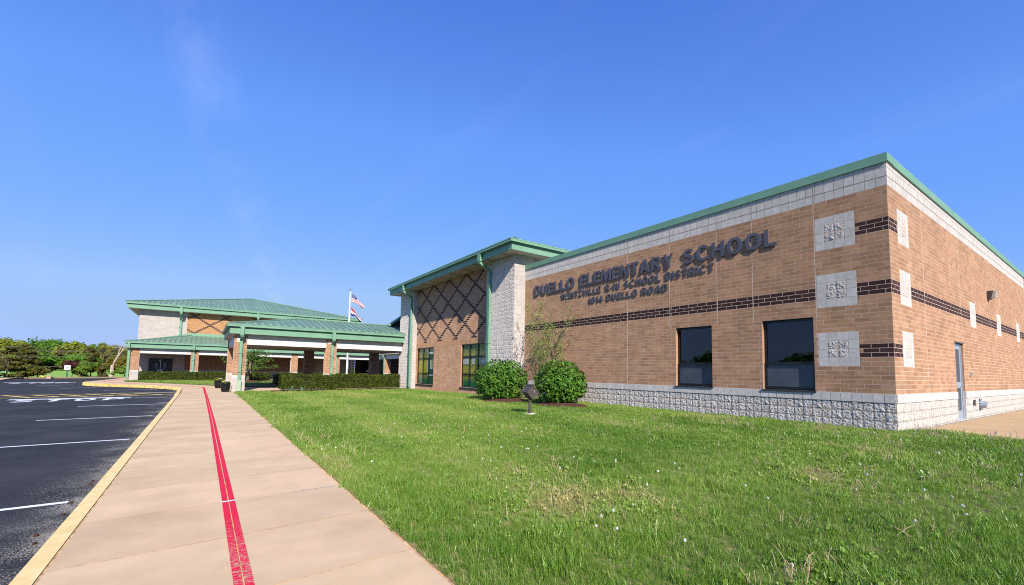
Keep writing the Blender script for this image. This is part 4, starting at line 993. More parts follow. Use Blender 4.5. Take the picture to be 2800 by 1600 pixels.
# double doors
dd = MB(); a, b, c, d = doors_g[0]; Yd = GY-.02
for (u0, u1, z0, z1) in ((a, a+.05, .28, d), (b-.05, b, .28, d), (a+.05, b-.05, d-.05, d)): dd.box(u0, u1, Yd-.03, Yd+.04, z0, z1)
dg = dd.build('double_door', DOORG, gym); mid = (a+b)/2
for u0, u1, s in ((a+.052, mid-.03, -1), (mid+.03, b-.052, 1)):
    lf = MB().box(u0, u1, Yd-.022, Yd+.015, .29, d-.055).build('door_leaf', DOORG, dg)
    uc = (u0+u1)/2+(.22*(-s))*.6
    MB().box(uc-.09, uc+.09, Yd-.028, Yd-.023, 1.30, 1.92).build('vision_panel', GLASS, dg)
    MB().box(mid+s*.14-.06, mid+s*.14+.06, Yd-.06, Yd-.024, 1.06, 1.28).build('handle', ALU, dg)
MB().box(mid-.028, mid+.028, Yd-.05, Yd+.0, .29, d-.06).build('mullion', ALU, dg)
MB().box(mid-.13, mid-.04, Yd-.06, Yd-.024, 2.12, 2.24).build('door_closer', ALU, dg)
# dark glazed entrance at the back of the court
en = MB().box(15.6, 19.5, 56.3, 56.6, .2, 3.0).build('glazed_entrance', GLASS, gym)
for x in (15.7, 16.6, 17.5, 18.5): MB().box(x-.04, x+.04, 56.24, 56.299, .2, 2.9).build('mullion', FRAME, en)
MB().box(16.9, 17.25, 56.28, 56.298, 1.35, 1.55).build('notice', BAN_W, en)
MB().box(15.7, 24, 40, 56.59, 0, .0+.01).build('entrance_floor', CONC, gym)
MB().box(18.6, 24, 39, 56.3, 0, 4.5).build('side_wall', INTER, gym)
# upper eaves
GEX0, GEX1, GEY = -6.20, 15.86, 55.75
GEB = GEY+(GEX1-GEX0)
MB().box(GEX0+.03, GEX1-.03, GEY+.03, GEB, 7.165, 7.185).build('soffit', SOFFIT, gym)
fascia(gym, GEX0, GEX1, GEY, GEB, 7.17, 7.59, 'FL', 7.74)
roofG = MB().box(-2, 12, 60, 74, 7.3, 7.4).build('roof_deck', GREEND, gym)
gx0, gx1, gy0 = GEX0-.15, GEX1+.15, GEY-.15
half = (gx1-gx0)/2
roof_panels(roofG, gx0, gx1, gy0, 7.75, gy0+half, 10.56, .42, guards=(.7, 3.2))
roof_panels(roofG, gy0, gy0+2*half, gx0, 7.75, gx0+half, 10.56, .84, axis='Y')
roof_panels(roofG, gy0, gy0+2*half, gx1, 7.75, gx1-half, 10.56, .84, axis='Y')
MB().tube([(gx0, gy0, 7.78), (gx0+half, gy0+half, 10.60)], .07, 6).build('hip_cap', GREEND, roofG)
MB().tube([(gx1, gy0, 7.78), (gx0+half, gy0+half, 10.60)], .07, 6).build('hip_cap', GREEND, roofG)
for xd, zb in ((-2.08, 4.75), (4.72, 5.0), (11.69, 5.0)):
    MB().box(xd-.12, xd+.12, GEY-.155, GEY-.004, 7.05, 7.56).build('rain_head', GREEN, gym)
    downspout(gym, [(xd, GEY-.085, 7.06), (xd, GEY-.085, 6.95), (xd, GY-.14, 6.35), (xd, GY-.10, 6.15), (xd, GY-.10, zb)], w=.10)

# covered walk along its foot
cw = thing('covered_walkway', (5, 54, .3), 'low green-roofed walkway on brick columns along the foot of the hall', 'walkway')
YC = 52.4
for x0 in (-5.38, -.98, 3.42, 7.76, 12.10):
    canopy_col(x0, x0+.63, YC, YC+.63, .26, cw, zt=3.22, ins=True, side=False)
    if x0 in (-5.38, -.98, 3.42, 12.10):
        xd = x0+.22 if x0 > -5 else x0-.12
        MB().box(xd-.09, xd+.09, YC-.50, YC-.37, 3.22, 3.63).build('rain_head', GREEN, cw)
        downspout(cw, [(xd, YC-.43, 3.26), (xd, YC-.43, 3.2), (xd, YC-.12, 3.0), (xd, YC-.11, 2.8), (xd, YC-.11, 1.0), (xd, YC-.11, .35)], w=.08)
xs_ = [-5.38, -.98, 3.42, 7.76, 12.10, 17.2]
for p, q in zip(xs_[:-1], xs_[1:]): beam_run(p+.635, q-.005, 2 if q-p < 5 else 2, 'X', YC+.03, 2.745, 3.22, cw, th=.25)
MB().box(-5.35, 17.2, YC+.30, GY-.01, 2.80, 2.83).build('ceiling', CEIL, cw)
LEX, LEY = -5.68, YC-.36
MB().box(LEX+.03, 17.0, LEY+.03, GY, 3.225, 3.245).build('soffit', SOFFIT, cw)
fascia(cw, LEX, 17.0, LEY, GY-.01, 3.21, 3.62, 'FL', 3.765)
roofW = MB().box(-3, 16.0, 54, 56.4, 3.5, 3.6).build('roof_deck', GREEND, cw)
ry0 = LEY-.15; run = GY-.02-ry0
roof_panels(roofW, LEX-.15, 17.2, ry0, 3.77, GY-.02, 4.80, .40, hipR=False, guards=(.6,))
roof_panels(roofW, ry0, GY-.02, LEX-.15, 3.77, LEX-.15+run, 4.80, .40, axis='Y', hipR=False)
MB().tube([(LEX-.13, ry0, 3.77), (LEX-.15+run, GY-.05, 4.83)], .05, 6).build('hip_cap', GREEND, roofW)
hx = LEX-.15+run
MB().hexa([(GX0+.3, GY-.06, 3.86), (hx, GY-.06, 4.80), (hx, GY-.01, 4.80), (GX0+.3, GY-.01, 3.86)], [(GX0+.3, GY-.06, 4.12), (hx, GY-.06, 5.06), (hx, GY-.01, 5.06), (GX0+.3, GY-.01, 4.12)]).build('flashing', GREEN, cw)
MB().box(hx, 15, GY-.06, GY-.01, 4.78, 5.06).build('flashing', GREEN, cw)
# the walk turns towards the entrance
canopy_col(17.2, 17.83, 50.0, 50.63, .28, cw, zt=3.3, ins=False, side=True)
beam_run(41, 50.0, 3, 'Y', 17.25, 2.85, 3.36, cw); beam_run(50.64, 52.4, 1, 'Y', 17.25, 2.85, 3.36, cw)
SIDE = (0, 1, 0)
downspout(cw, [(16.95, 50.3, 3.3), (16.95, 50.3, 3.2), (17.12, 50.3, 3.0), (17.12, 50.3, 2.8), (17.12, 50.3, .4)], w=.08)
MB().box(17.0, 18.6, 41, 52.4, 3.37, 3.45).build('walk_roof', CEIL, cw)

# ================================================================== OBJECTS
# floodlight on a post in the lawn
fl = thing('floodlight', (8.14, 10.68, zl(8.14, 10.68)), 'bronze floodlight on a short post in the lawn aimed at the wall sign', 'light')
fz = zl(8.14, 10.68)
MB().hexa([(7.99, 10.50, fz-.05), (8.29, 10.50, fz-.05), (8.29, 10.86, fz-.05), (7.99, 10.86, fz-.05)], [(8.0, 10.51, fz+.03), (8.28, 10.51, fz+.03), (8.28, 10.85, fz+.03), (8.0, 10.85, fz+.03)]).build('concrete_pad', CMUW, fl)
MB().lathe([(.052, .0), (.052, .13), (.044, .135), (.044, .36), (.050, .365), (.050, .37)], (8.14, 10.68, fz+.03), 14).build('post', BRONZE, fl)
MB().lathe([(.055, .0), (.062, .02), (.06, .10), (.045, .115)], (8.14, 10.68, fz+.39), 14).build('knuckle', BRONZE, fl)
hd = Matrix.Translation((8.14, 10.68, fz+.66)) @ Matrix.Rotation(R(-4), 4, 'Z') @ Matrix.Rotation(R(-42), 4, 'Y')
def xf(mb, M): mb.v = [tuple(M @ Vector(p)) for p in mb.v]; return mb
b_ = MB().hexa([(-.15, -.15, -.13), (-.15, .15, -.13), (-.15, .15, .13), (-.15, -.15, .13)], [(.10, -.19, -.17), (.10, .19, -.17), (.10, .19, .17), (.10, -.19, .17)])
xf(b_, hd).build('lamp_head', BRONZE, fl)
xf(MB().box(.102, .135, -.205, .205, -.185, .185), hd).build('lens_frame', BRONZE, fl)
xf(MB().box(.136, .142, -.17, .17, -.15, .15), hd).build('lens', LENS, fl)
xf(MB().tube([(.0, -.195, -.02), (.0, -.215, -.02), (.06, -.215, .05), (.06, -.20, .05)], .008, 6), hd).build('latch', ALU, fl)

# flower pots
def pot(x, y, label, zt):
    t = thing('flower_pot', (x, y, zt), label, 'planter', 'flower pots by the canopy column')
    MB().lathe([(.17, 0), (.18, .02), (.215, .12), (.238, .30), (.248, .47), (.256, .475), (.256, .50), (.240, .50), (.235, .46), (.05, .45)], (x, y, zt), 24).build('pot', POT, t, smooth=True)
    rr = random.Random(int(x*100))
    for nm, m, cx, n, sz in (('foliage', 'leaf_flower', 0, 160, .06), ('yellow_flowers', None, -.10, 46, .045), ('pink_flowers', None, .08, 46, .045)):
        mb = MB()
        for i in range(n):
            a = rr.uniform(0, 6.28); r = .22*math.sqrt(rr.random()) if cx == 0 else .12*math.sqrt(rr.random())
            px, py, pz = x+cx+r*math.cos(a), y-.04+r*math.sin(a), zt+.49+rr.uniform(.0, .09)+(.03 if cx else 0)+(.05 if cx > 0 else 0)
            d = Vector((rr.gauss(0, 1), rr.gauss(0, 1), rr.gauss(.6, .6))).normalized(); e = d.orthogonal().normalized(); f = d.cross(e)
            mb.face([Vector((px, py, pz))+e*sz*.6, Vector((px, py, pz))+f*sz*.45, Vector((px, py, pz))-e*sz*.6, Vector((px, py, pz))-f*sz*.45])
        mm = leafmat('leaf_flower', (.05, .12, .02), (.08, .17, .03)) if nm == 'foliage' and 'leaf_flower' not in MATS else (MATS['leaf_flower'] if nm == 'foliage' else (mat('petal_yellow', (.72, .55, .02), (.8, .68, .06), rough=.7) if 'petal_yellow' not in MATS else MATS['petal_yellow']) if 'yellow' in nm else (mat('petal_pink', (.65, .35, .48), (.75, .62, .68), scale=30, rough=.7) if 'petal_pink' not in MATS else MATS['petal_pink']))
        mb.build(nm, mm, t)
pot(1.14, 30.30, 'black flower pot in front, by the foot of the near canopy column', zs(1.14, 30.3)+.0)
pot(.93, 35.3, 'black flower pot farther back, partly hidden behind the nearer pot', zs(.93, 35.3)+.0)

# flagpole and the two flags
fp = thing('flagpole', (11.12, 43.0, .27), 'white flagpole with gold ball behind the canopy roof', 'flagpole')
MB().tube([(11.12, 43, .2), (11.12, 43, 4.0), (11.12, 43, 9.02)], [.085, .075, .05], 12).build('pole', POLE, fp)
MB().lathe([(.0, -.08), (.06, -.05), (.08, 0), (.06, .055), (.0, .08)], (11.12, 43, 9.28), 14).build('ball', GOLD, fp, smooth=True)
MB().lathe([(.03, .0), (.09, .02), (.07, .08), (.02, .1), (.012, .2)], (11.12, 43, 9.0), 12).build('truck', BRONZE, fp)
MB().tube([(11.22, 42.97, 9.02), (11.24, 42.97, 1.6)], .006, 5).build('halyard', POLE, fp)
def flag(label, name, top, bot, length, sag, paint, mats, nu=34, nv=26):
    vs_, fs, ms = [], [], []
    for j in range(nv+1):
        v = j/nv
        for i in range(nu+1):
            u = i/nu
            x = 11.28+length*u*(1-.10*(1-v))
            zt = top-sag*u; zbm = bot-.04*u-(sag*.42)*max(0, u-.42)/.58
            squeeze = 1-.55*u
            z = zbm+(zt-zbm)*v if zt > zbm+.1 else zbm+.1*v
            y = 43+.11*math.sin(u*9+v*2.4)*u+.20*(1-squeeze)*math.sin(v*5.0+u*3)
            vs_.append((x, y, z))
    for j in range(nv):
        for i in range(nu):
            a = j*(nu+1)+i; fs.append((a, a+1, a+nu+2, a+nu+1)); ms.append(paint((i+.5)/nu, (j+.5)/nv, i, j))
    me = bpy.data.meshes.new(name); me.from_pydata(vs_, [], fs)
    for m in mats: me.materials.append(m)
    me.polygons.foreach_set('material_index', ms); me.shade_smooth()
    return add(name, me, None, label=label, cat='flag', group='flags on the flagpole')
def us(u, v, i, j):
    s = int(v*13)
    if u < .41 and v > 6/13: return 1 if (i % 3 == 1 and j % 3 == (1 if (i//3) % 2 else 0)) else 2
    return 0 if s % 2 == 0 else 1
flag('red and white striped flag with starred blue corner, upper of two on the pole', 'national_flag', 8.88, 7.98, 1.22, 1.16, us, [RED, WHITE, BLUE])
def mo(u, v, i, j):
    du, dv = (u-.46)/.15, (v-.5)/.25; r = du*du+dv*dv
    if r < 1 and r > .72: return 2
    if r < .25: return 3
    if r <= .72: return 1
    return 0 if v > .667 else (1 if v > .333 else 2)
flag('red, white and blue banded flag with a round seal, lower of two on the pole', 'state_flag', 7.50, 6.66, 1.06, 1.20, mo, [RED, WHITE, BLUE, GOLD])

# accessible-parking sign, handrail, marker, stub
sg = thing('parking_sign', (-12.25, 68.4, .2), 'small white parking sign on a green post at the far kerb', 'sign')
MB().box(-12.31, -12.19, 68.42, 68.46, .1, 1.25).build('post', GPOST, sg)
MB().box(-12.50, -12.00, 68.37, 68.40, 1.0, 1.50).build('plate', SIGNW, sg)
sym = MB(); sym.tube([(-12.22, 68.365, 1.40), (-12.25, 68.365, 1.25), (-12.16, 68.365, 1.25), (-12.13, 68.365, 1.14)], .018, 5)
ringp = [(-12.24+.085*math.cos(t), 68.365, 1.19+.085*math.sin(t)) for t in np.linspace(R(100), R(330), 12)]; sym.tube(ringp, .014, 5)
sym.build('wheelchair_symbol', mat('symbol_blue', (.10, .14, .30), rough=.5), sg)
rl = thing('handrail', (-18.4, 74, .2), 'pale green looped handrail at the left edge by the dark cedar', 'railing')
MB().tube([(-21, 75.8, .66), (-18.75, 74.3, .66), (-18.25, 73.95, .66), (-18.14, 73.88, .60), (-18.14, 73.88, .20), (-18.22, 73.94, .12), (-18.75, 74.3, .12), (-21, 75.8, .12)], .045, 8).build('rail', RAILM, rl)
MB().tube([(-19.2, 74.6, .1), (-19.2, 74.6, .66)], .04, 8).build('rail_post', RAILM, rl); MB().tube([(-20.6, 75.55, .0), (-20.6, 75.55, .66)], .04, 8).build('rail_post', RAILM, rl)
mk = MB().hexa([(-15.6, 74.9, .1), (-15.35, 74.9, .1), (-15.35, 75.1, .1), (-15.6, 75.1, .1)], [(-15.53, 74.95, .42), (-15.43, 74.95, .42), (-15.43, 75.05, .42), (-15.53, 75.05, .42)]).box(-15.68, -15.27, 74.8, 75.2, .08, .12).build('ground_marker', YELLOW, label='small yellow marker standing at the edge of the far field', cat='marker')
st = MB().box(-13.5, -13.2, 66.9, 67.1, .05, .36).box(-13.53, -13.17, 66.87, 67.13, .30, .38).build('kerb_post', TAN, label='short tan post end standing at the far kerb of the car park', cat='post')

# overhead wires
WLAB = ['topmost overhead wire crossing the trees on the left', 'second overhead wire from the top, upper of the close pair', 'third overhead wire from the top, lower of the close pair',
        'fourth overhead wire from the top', 'fifth overhead wire from the top', 'lowest overhead wire, alone near the ground line']
for i, (za, zb) in enumerate(((3.93, 3.94), (3.51, 3.53), (3.37, 3.38), (2.94, 3.05), (2.49, 2.77), (1.26, 1.34))):
    a = Vector((-23.4, 91.9, za)); b = Vector((-8.15, 76.4, zb)); d = b-a
    pts = [a+d*t+Vector((0, 0, .5*((t-.4)**2)-.02)) for t in np.linspace(-2.2, 3.0, 40)]
    MB().tube(pts, .020, 5).build('overhead_wire', WIRE, label=WLAB[i], cat='wire', group='overhead wires')

# ================================================================== VEGETATION
def quads(name, C, N, S, material, parent=None, asp=.55, seed=0, fold=0., **kw):
    """leaf-shaped faces: centres C, facing N, half length S"""
    r = np.random.default_rng(seed); n = len(C)
    N = N/np.linalg.norm(N, axis=1, keepdims=True)
    A = r.normal(size=(n, 3)); A -= N*(A*N).sum(1, keepdims=True); A /= np.linalg.norm(A, axis=1, keepdims=True); B = np.cross(N, A)
    S = np.asarray(S).reshape(-1, 1)*np.ones((n, 1))
    V = np.stack([C-A*S, C+B*S*asp+A*S*.1, C+A*S, C-B*S*asp+A*S*.1], 1).reshape(-1, 3)
    me = bpy.data.meshes.new(name); me.vertices.add(4*n); me.vertices.foreach_set('co', V.ravel())
    me.loops.add(4*n); me.loops.foreach_set('vertex_index', np.arange(4*n)); me.polygons.add(n)
    me.polygons.foreach_set('loop_start', np.arange(0, 4*n, 4)); me.update(calc_edges=True); me.materials.append(material)
    if parent == 'mesh': return me
    return add(name, me, parent, **kw)
def blob_points(n, seed, rad=(1, 1, 1), cen=(0, 0, 0), lumps=14, shell=.35, amp=.16):
    r = np.random.default_rng(seed); d = r.normal(size=(n, 3)); d /= np.linalg.norm(d, axis=1, keepdims=True)
    L = r.normal(size=(lumps, 3)); L /= np.linalg.norm(L, axis=1, keepdims=True)
    w = np.exp(6*(d@L.T-1)).max(1); rr = (1-amp+amp*1.6*w)*(1-shell*r.random(n)**2)
    P_ = d*rr[:, None]*np.array(rad)+np.array(cen); return P_, d+r.normal(scale=.55, size=(n, 3))
BUSH = leafmat('shrub_leaf', (.045, .130, .013), (.125, .255, .034), island=.5, trans=.25, scale=7)
HEDGE = leafmat('yew_needle', (.030, .052, .006), (.100, .120, .014), island=.45, trans=.2, scale=4)
for (x, y, rr, h, lab, sd) in ((10.45, 15.75, 1.06, 1.66, 'rounded leafy green bush beside the pale tower pier, left of the floodlight', 1), (10.95, 12.50, .90, 1.52, 'rounded leafy green bush against the brick wall, right of the floodlight', 2)):
    zb = zl(x, y); t = thing('round_bush', (x, y, zb), lab, 'bush', 'round bushes by the floodlight')
    C_, N_ = blob_points(5200, sd, (rr*.98, rr*.98, h*.53), (x, y, zb+h*.49), 40, .50, .24)
    k = C_[:, 2] > zb+.10
    quads('foliage', C_[k], N_[k]+np.array([0, 0, .5]), np.random.default_rng(sd).uniform(.045, .085, k.sum()), BUSH, t, .5, sd)
    C_, N_ = blob_points(900, sd+9, (rr*.62, rr*.62, h*.36), (x, y, zb+h*.46), 10, .2, .1)
    quads('inner_leaves', C_, N_, .11, BUSH, t, .6, sd)
    mb = MB(); r_ = random.Random(sd)
    for i in range(7):
        a = r_.uniform(0, 6.28); mb.tube([(x+.08*math.cos(a), y+.08*math.sin(a), zb-.05), (x+.25*math.cos(a), y+.25*math.sin(a), zb+.35), (x+.5*math.cos(a), y+.5*math.sin(a), zb+.9)], [.02, .016, .008], 6)
    mb.build('stems', BARK, t)
def hedge(x0, x1, y0, y1, zb0, zb1, h, label, seed, dens=520, sz=.035):
    t = thing('hedge', ((x0+x1)/2, (y0+y1)/2, zb0), label, 'hedge', 'clipped yew hedges')
    r = np.random.default_rng(seed); L = x1-x0; W = y1-y0; faces = []
    def zb(x): return zb0+(zb1-zb0)*(x-x0)/L
    def wob(x, k): return .035*np.sin(x*2.1+k)+.025*np.sin(x*5.3+2*k)
    parts = []
    n = int(dens*L*h); X = r.uniform(x0, x1, n); Z = r.random(n)*h; parts.append((np.stack([X, y0+wob(X, seed)+.03*np.sin(Z*9+X*3)+.05*(1-Z/h)**2*0+r.normal(0, .025, n), zb(X)+Z], 1), np.array([0, -1, .35])))
    n = int(dens*L*W); X = r.uniform(x0, x1, n); Y = r.uniform(y0, y1, n); parts.append((np.stack([X, Y, zb(X)+h+wob(X, seed+1)*.6+.03*np.sin(Y*6)+r.normal(0, .025, n)-.06*(np.abs((Y-(y0+y1)/2)/(W/2)))**6], 1), np.array([0, -.2, 1])))
    for xx, s in ((x0, -1), (x1, 1)):
        n = int(dens*W*h); Y = r.uniform(y0, y1, n); Z = r.random(n)*h; parts.append((np.stack([xx+s*(wob(Y, seed+3))+r.normal(0, .025, n)-s*.10*(np.abs((Y-(y0+y1)/2)/(W/2)))**4, Y, zb(xx)+Z], 1), np.array([s, 0, .3])))
    C_ = np.concatenate([p for p, _ in parts]); N_ = np.concatenate([np.tile(q, (len(p), 1)) for p, q in parts])+r.normal(scale=.55, size=(len(C_), 3))
    quads('foliage', C_, N_, r.uniform(sz*.7, sz*1.4, len(C_)), HEDGE, t, .45, seed)
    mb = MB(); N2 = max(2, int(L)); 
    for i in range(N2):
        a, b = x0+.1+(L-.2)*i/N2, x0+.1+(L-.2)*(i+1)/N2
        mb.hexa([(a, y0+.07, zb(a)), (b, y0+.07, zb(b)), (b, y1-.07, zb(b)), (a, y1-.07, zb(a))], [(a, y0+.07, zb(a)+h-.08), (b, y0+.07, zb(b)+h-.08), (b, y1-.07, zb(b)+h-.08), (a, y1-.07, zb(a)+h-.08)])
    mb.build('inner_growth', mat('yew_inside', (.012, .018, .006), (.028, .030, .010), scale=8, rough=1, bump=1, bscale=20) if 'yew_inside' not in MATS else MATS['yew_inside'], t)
hedge(3.88, 11.15, 29.25, 30.25, .33, .42, .83, 'long clipped hedge in front of the entrance canopy', 3, 1500, .034)
hedge(-4.5, 5.6, 50.5, 51.6, .30, .33, .76, 'long clipped hedge before the covered walkway, left of the canopy', 4, 620, .05)
hedge(6.4, 15.8, 50.5, 51.5, .33, .36, .76, 'clipped hedge in the court seen through the canopy columns', 5, 420, .055)
hedge(4.75, 5.55, 36.6, 41.0, .24, .26, .80, 'short dark hedge end in the shade behind the canopy', 6, 600, .05)
# sapling shrub by the wall
SAP = leafmat('sapling_leaf', (.17, .25, .05), (.28, .36, .09), island=.35, trans=.3, scale=9)
sx, sy = 11.62, 14.55; sz0 = zl(sx, sy); t = thing('sapling', (sx, sy, sz0), 'thin sparse sapling with small yellow-green leaves against the brick wall', 'tree')
mb = MB(); LP = []; r_ = random.Random(5)
def twig(p, d, L, rad, depth):
    p = Vector(p); d = Vector(d).normalized(); pts = [p]; n = 4
    for i in range(n):
        d = (d+Vector((r_.gauss(0, .09), r_.gauss(0, .09), .05))).normalized(); p = p+d*L/n; pts.append(p)
        if depth < 2:
            for _ in range(2 if depth == 0 else 1):
                if r_.random() < .9: twig(p, d+Vector((r_.gauss(0, .32), r_.gauss(0, .48), .25)), L*.42, rad*.5, depth+1)
        if depth >= 1 or i >= 2:
            for _ in range(3): LP.append(tuple(p+Vector((r_.gauss(0, .05), r_.gauss(0, .06), r_.gauss(0, .06)))))
    mb.tube(pts, [rad*(1-.7*i/n) for i in range(n+1)], 5, cap=False)
for k in range(6): twig((sx+r_.gauss(0, .05), sy+r_.gauss(0, .08), sz0), (r_.gauss(-.05, .12), r_.gauss(0, .20), 1), r_.uniform(2.1, 3.0), .013, 0)
twig((sx, sy, sz0+.3), (-.15, -.6, 1), 2.2, .010, 0)
mb.build('stems', BARK, t)
C_ = np.array(LP); quads('leaves', C_, rng.normal(size=C_.shape)+np.array([-.3, -.3, .4]), rng.uniform(.026, .05, len(C_)), SAP, t, .5, 8)
# layered small tree behind the canopy
CRAB = leafmat('crab_leaf', (.060, .150, .018), (.145, .270, .035), island=.35, trans=.35, scale=2)
tx, ty = 3.35, 46.0; tz = zs(tx, ty)+.15
t = thing('small_tree', (tx, ty, tz), 'small spreading tree with layered bright leaves on a mulch mound behind the canopy', 'tree')
mb = MB().tube([(tx, ty, tz-.1), (tx+.05, ty, tz+.7), (tx-.03, ty, tz+1.6), (tx+.02, ty, tz+2.6)], [.11, .09, .06, .02], 8); CL = []; r_ = random.Random(11)
for k in range(46):
    z = r_.uniform(1.0, 2.95); a = r_.uniform(0, 6.28); L = (2.55 if z < 2.3 else 2.0)*r_.uniform(.6, 1.0)*(1-.12*(z-1)); 
    e = Vector((tx+L*math.cos(a), ty+L*math.sin(a), tz+z+r_.uniform(-.05, .25))); s0 = Vector((tx, ty, tz+z*.75))
    mb.tube([s0, s0.lerp(e, .5)+Vector((0, 0, .08)), e], [.022, .014, .006], 5, cap=False)
    for q in range(60):
        f = r_.uniform(.28, 1.03); p = s0.lerp(e, f); CL.append((p.x+r_.gauss(0, .17), p.y+r_.gauss(0, .17), p.z+r_.gauss(.03, .055)))
mb.build('trunk', BARK, t)
C_ = np.array(CL); quads('crown', C_, rng.normal(scale=.5, size=C_.shape)+np.array([0, -.3, 1]), rng.uniform(.05, .095, len(C_)), CRAB, t, .6, 12)
# strap-leaved plants by the hedge
IRIS = leafmat('iris_leaf', (.13, .24, .13), (.20, .32, .18), island=.2, trans=.2, scale=5)
for (x, y, n, lab) in ((4.35, 28.95, 26, 'larger clump of strap-leaved plants before the left end of the hedge'), (4.95, 28.9, 12, 'smaller clump of strap-leaved plants beside the larger clump')):
    z = zl(x, y)+.02; mb = MB(); r_ = random.Random(int(x*10))
    for i in range(n):
        a = r_.uniform(0, 6.28); L = r_.uniform(.28, .5); o_ = Vector((math.cos(a), math.sin(a), 0)); s = o_.cross(Vector((0, 0, 1)))*.018; lean = r_.uniform(.25, .8)
        p0 = Vector((x, y, z))+o_*.05; p1 = p0+o_*L*lean*.45+Vector((0, 0, L*.62)); p2 = p0+o_*L*lean*1.1+Vector((0, 0, L*.72))
        mb.face([p0-s, p0+s, p1+s, p1-s]); mb.face([p1-s, p1+s, p2])
    mb.build('strap_leaf_plant', IRIS, label=lab, cat='plant', group='strap-leaved plants by the hedge')

# trees beyond the car park
def crown_mesh(name, seed, n, material, rad, lobes, leaf, conic=False, gap=.5):
    r = np.random.default_rng(seed); C_, N_ = [], []
    per = n//lobes
    for k in range(lobes):
        if conic:
            h = r.random()**1.3; R_ = (1-h)*.95+.06; a = r.uniform(0, 6.28); c = np.array([R_*.75*np.cos(a), R_*.75*np.sin(a), h*2-1])*rad; lr = np.array([.30, .30, .13])*rad*(1.1-.6*h)
        else:
            d = r.normal(size=3); d /= np.linalg.norm(d); d[2] = abs(d[2])*1.0-.45*r.random(); c = d*np.array(rad)*r.uniform(.45, .80); lr = np.array(rad)*r.uniform(.22, .38)
        p, nn = blob_points(per, seed*100+k, lr, c, 5, .5, .25); C_.append(p); N_.append(nn+np.array([0, -.2, .5]))
    C_ = np.concatenate(C_); N_ = np.concatenate(N_)
    return quads(name, C_, N_, r.uniform(leaf*.6, leaf*1.3, len(C_)), material, 'mesh', .6, seed)
TM = {'deep': leafmat('maple_leaf', (.070, .17, .012), (.14, .28, .025), scale=.6), 'lime': leafmat('spring_leaf', (.18, .225, .014), (.29, .33, .034), scale=.5), 'olive': leafmat('oak_bud_leaf', (.18, .185, .022), (.28, .27, .045), scale=.5),
      'cedar': leafmat('cedar_leaf', (.045, .052, .007), (.115, .105, .016), scale=.9, trans=.1), 'purple': leafmat('plum_leaf', (.055, .018, .018), (.095, .032, .028), scale=2, trans=.15), 'bright': leafmat('shrub_spring_leaf', (.10, .18, .020), (.17, .26, .045), scale=1.2), 'amber': leafmat('amber_leaf', (.16, .15, .02), (.23, .20, .04), scale=1)}
def tree(x, y, zb, h, w, kind, seed, label, name='broadleaf_tree', trunk=.28, n=3000, lobes=26, leaf=.26, group='trees beyond the car park', conic=False):
    t = thing(name, (x, y, zb), label, 'tree' if 'shrub' not in name else 'shrub', group)
    ch = h*(1-trunk); me = crown_mesh('crown', seed, n, TM[kind], np.array([w/2, w/2, ch/2*1.08]), lobes, leaf, conic)
    add('crown', me, t, loc=(x, y, zb+h-ch/2))
    mb = MB(); rr = max(.04, h*.016); r_ = random.Random(seed)
    mb.tube([(x, y, zb-.2), (x+r_.gauss(0, .1), y, zb+h*.3), (x+r_.gauss(0, .2), y, zb+h*.62), (x, y, zb+h*.85)], [rr*1.3, rr, rr*.6, rr*.2], 7)
    for i in range(6):
        a = r_.uniform(0, 6.28); z0_ = zb+h*r_.uniform(.3, .6); mb.tube([(x, y, z0_), (x+w*.18*math.cos(a), y+w*.18*math.sin(a), z0_+h*.12), (x+w*.34*math.cos(a), y+w*.34*math.sin(a), z0_+h*.20)], [rr*.5, rr*.35, rr*.12], 5)
    mb.build('trunk', BARK, t)
def polar(deg, dist): return dist*math.sin(R(deg)), dist*math.cos(R(deg))
def A_dir(ax):                         # bearing, degrees from the wall line, of a spot along the far tree belt
    return -14.2+ax*(8.75/2540)
far = [(-160, 250, 'lime', 9.0, 9.5, 'pale yellow-green tree at the far left edge of the tree belt'), (150, 262, 'lime', 9.4, 10, 'rounded yellow-green tree left of the big dark maple'), (420, 300, 'olive', 7.6, 6, 'thin bare-topped tree between the yellow-green tree and the maple'),
       (800, 232, 'deep', 10.6, 15.5, 'broadest tree in the belt, with a deep green domed crown'), (1190, 275, 'lime', 9.0, 8.5, 'yellow-green tree just right of the deep green domed tree'), (1440, 285, 'lime', 8.8, 8.0, 'yellow-green tree in the middle of the belt'),
       (1640, 290, 'deep', 8.6, 7.5, 'fresh green tree right of the belt middle'), (1830, 265, 'lime', 9.3, 8.0, 'taller yellow-green tree above the small white sign'), (2050, 310, 'olive', 8.4, 8.0, 'olive tree behind the bleached dead trunk'), (2290, 312, 'lime', 8.4, 8.0, 'yellow-green tree right of the dead trunk'), (2520, 312, 'olive', 8.4, 8, 'olive tree at the corner of the hall roof'), (2800, 310, 'olive', 8.4, 9, 'olive tree mostly hidden behind the hall')]
for i, (ax, ty_, kind, h, w, lab) in enumerate(far):
    x, y = polar(A_dir(ax), 150+6*((i*5) % 4)); k = .80
    tree(x, y, .3, h*k, w*k, kind, 30+i, lab, n=7000, lobes=70, leaf=.30, trunk=.04)
